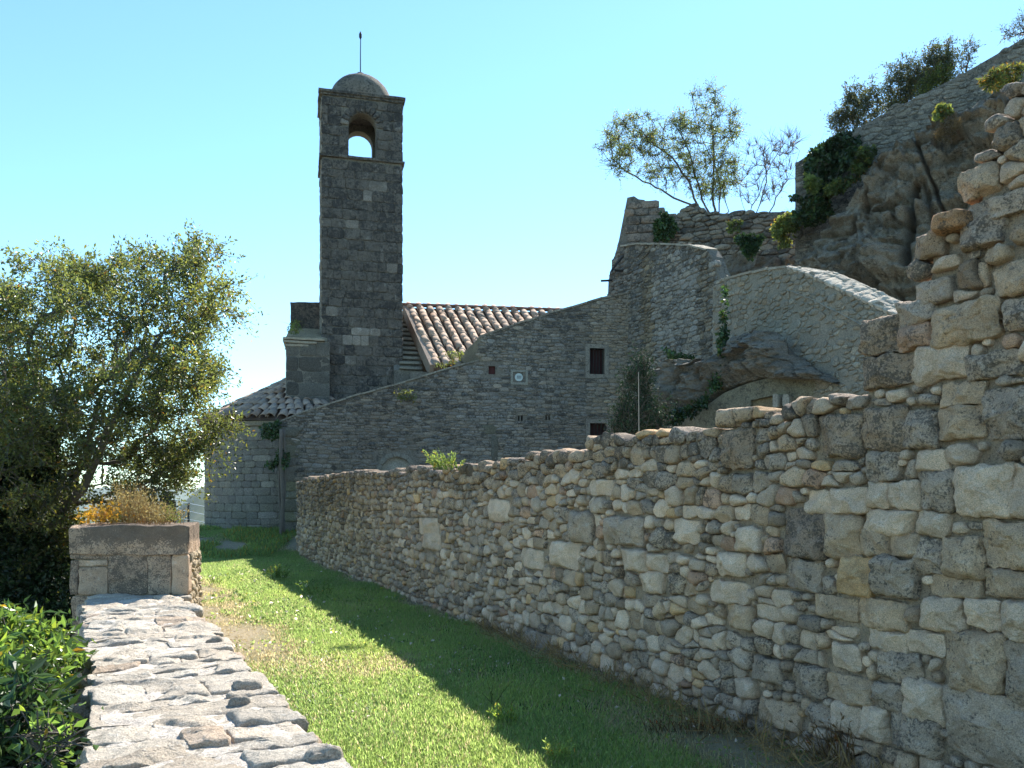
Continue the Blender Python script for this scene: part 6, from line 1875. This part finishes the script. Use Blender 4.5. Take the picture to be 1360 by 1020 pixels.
# ------------------------------------------------------------------ grass
def grass():
    rs = np.random.default_rng(900)
    M['grass'] = leaf_mat('grass_blade', (.115, .185, .05), .5, .36, (.52, .70, .20))
    N = 1250000
    # sample in depth with density falling as the blades shrink in view
    D = 3.0 * (26 / 3.0) ** (rs.random(N) ** .95)
    t = rs.random(N)
    xl, xr = PR(np.minimum(D, 14)) - np.clip(D - 11.4, 0, 30) * .25 - .02, wallX(D) - .02
    X = xl + (xr - xl) * t
    keep = rs.random(N) < np.clip((xr - xl) / 5.2, 0, 1)
    keep &= (np.abs(X / D) < .66)
    X, D = X[keep], D[keep]
    dt = dirt(X, D)
    cl = fbm(np.stack([X * 2.2, D * 2.2, 0 * X], -1), 901, 3)
    keep = rs.random(len(X)) < np.clip(1.05 - dt * 1.1, .03, 1) * np.clip(.85 + cl, .3, 1)
    X, D, dt, cl = X[keep], D[keep], dt[keep], cl[keep]
    if len(X) > 360000: X, D, dt, cl = X[:360000], D[:360000], dt[:360000], cl[:360000]
    N = len(X)
    z = ground_z(X, D)
    big = fbm(np.stack([X * .9, D * .6, 0 * X + 3], -1), 903, 3)
    h = (.026 + .03 * rs.random(N) ** 2 + .016 * np.clip(cl, 0, 1) + .012 * np.clip(big, 0, 1)) * (1 - .35 * dt)
    w = wallX(D) - X
    h *= 1 + 1.0 * np.clip(.5 - w, 0, .5)
    wd = np.clip(.0012 + .00042 * D, .0015, .010)
    a = rs.uniform(0, 2 * math.pi, N)
    lean = rs.uniform(.15, .95, N) * h
    ux, uy = np.cos(a), np.sin(a)
    sx, sy = -uy * wd, ux * wd
    b0 = np.stack([X - sx, D - sy, z - .005], 1); b1 = np.stack([X + sx, D + sy, z - .005], 1)
    m0 = np.stack([X - sx * .8 + ux * lean * .35, D - sy * .8 + uy * lean * .35, z + h * .55], 1)
    m1 = np.stack([X + sx * .8 + ux * lean * .35, D + sy * .8 + uy * lean * .35, z + h * .55], 1)
    tp = np.stack([X + ux * lean, D + uy * lean, z + h], 1)
    V = np.stack([b0, b1, m1, m0, tp], 1).reshape(-1, 3)
    k = np.arange(N) * 5
    nr_ = D < 8.5; kn, kf = k[nr_], k[~nr_]
    F4 = np.stack([kn, kn + 1, kn + 2, kn + 3], 1); F3 = np.vstack([np.stack([kn + 3, kn + 2, kn + 4], 1), np.stack([kf, kf + 1, kf + 4], 1)])
    f = rs.uniform(.65, 1.35, N) * (1 + .25 * big)
    T = np.stack([f, f, f, 0 * f], 1)
    yel = np.clip(.25 + .9 * big, 0, 1)[:, None] * rs.random(N)[:, None]
    T[:, :3] *= (1 - yel) + yel * np.array([1.55, 1.18, .9])
    dry = rs.random(N) < np.clip(.10 + dt * 1.2 + .12 * np.clip(-cl, 0, 1), 0, .95)
    T[dry, :3] = np.array([2.0, 1.22, 2.4]) * rs.uniform(.5, 1.15, dry.sum())[:, None]
    b = Bag(); b.add(V, F3, F4, np.repeat(T, 5, axis=0))
    o = b.build('grass', M['grass'], None, kind='stuff')
grass()
# taller dark grass at the foot of the apse
rs = np.random.default_rng(950)
N = 26000
X = rs.uniform(-11, -6.2, N); Y = rs.uniform(20.5, 26.5, N); z = ground_z(X, Y)
nz = fbm(np.stack([X * .8, Y * .8, 0 * X], -1), 5, 3); ok = nz > -.08; X, Y, z = X[ok], Y[ok], z[ok]; N = len(X)
b = Bag(); leaves(b, np.stack([X, Y, z], 1), rand_dirs(N, rs, 1.6), rs.uniform(.06, .20, N), .14, leaf_tints(N, rs, .5, 1.2, .2, .1), rs=rs)
b.build('rough_grass', M['grass'], None, kind='stuff')
# broad-leaved weeds and clover through the lawn
rs = np.random.default_rng(955)
N = 9000; D = 3.6 + 14 * rs.random(N) ** 1.5; t = rs.random(N); X = PR(D) + (wallX(D) - PR(D)) * t
cc_ = fbm(np.stack([X * 1.6, D * 1.6, 0 * X], -1), 957, 3); ok = cc_ > .02; X, D = X[ok], D[ok]; N = len(X)
b = Bag(); d = rand_dirs(N, rs, .35)
T = leaf_tints(N, rs, .55, 1.1, .1, 0); wh = rs.random(N) < .10; T[wh, :3] = [2.6, 1.6, 5]
leaves(b, np.stack([X, D, ground_z(X, D) + .015 + .03 * rs.random(N)], 1), d, rs.uniform(.015, .04, N) * np.clip(D / 7, .8, 1.8), .7, T, rs=rs); b.build('clover', M['grass'], None, kind='stuff')
# dry stalks and dead stems tangled along the foot of the near wall
N = 3200; D = 3.7 + 6.5 * rs.random(N) ** 1.4; off = np.abs(rs.normal(0, .28, N)) * np.clip(1.5 - D / 9, .3, 1.1); X = wallX(D) - .03 - off
b = Bag(); d = rand_dirs(N, rs, .25); f = rs.uniform(.5, 1.4, N)
leaves(b, np.stack([X, D, ground_z(X, D) + .01 + .03 * rs.random(N)], 1), d, rs.uniform(.06, .26, N), .035, np.stack([f, f * .95, f * .85, 0 * f], 1), rs=rs); b.build('dry_stems', M['straw'], None, kind='stuff')
# fallen leaves, straw and pebbles on the bare ground
N = 16000; D = 4 + 14 * rs.random(N) ** 1.3; X = PR(D) + .02 + (wallX(D) - PR(D)) * rs.random(N); ok = rs.random(N) < dirt(X, D) * .9 + .04; X, D = X[ok], D[ok]; N = len(X)
b = Bag(); d = rand_dirs(N, rs); d[:, 2] *= .15
leaves(b, np.stack([X, D, ground_z(X, D) + .012], 1), d, rs.uniform(.02, .08, N), .10, leaf_tints(N, rs, .6, 1.5, 0, 0) * [1, 1.08, 1.1, 1], rs=rs); b.build('straw_litter', M['straw'], None, kind='stuff')

# ------------------------------------------------------------------ far side: trees on the slope behind the big tree
def slope_tree(lab, u, v, D, r, seed):
    rs = np.random.default_rng(seed); c = P(u, v, D)
    cl = [c + rs.normal(size=3) * np.array([r, r, r * .7]) * .5 for _ in range(60)]
    base = c - [0, 0, r * 2.2]
    make_tree('slope_tree', lab, 'tree', base, [base, base + [0, 0, r * .8], c], cl, .14, M['leaf_tree'], per=46, size=.16, twigs=6, twigL=.8, seed=seed, group='trees down the slope on the left', tintkw=dict(lo=.5, hi=1.1, yellow=.1, brown=.02))
slope_tree('dark round tree down the slope, seen through the big tree at far left', -10, 720, 30, 2.8, 961)
slope_tree('round tree down the slope, behind the glossy bush and ivy', 90, 745, 34, 2.6, 962)
slope_tree('low tree down the slope just left of the railing', 170, 728, 38, 2.4, 963)
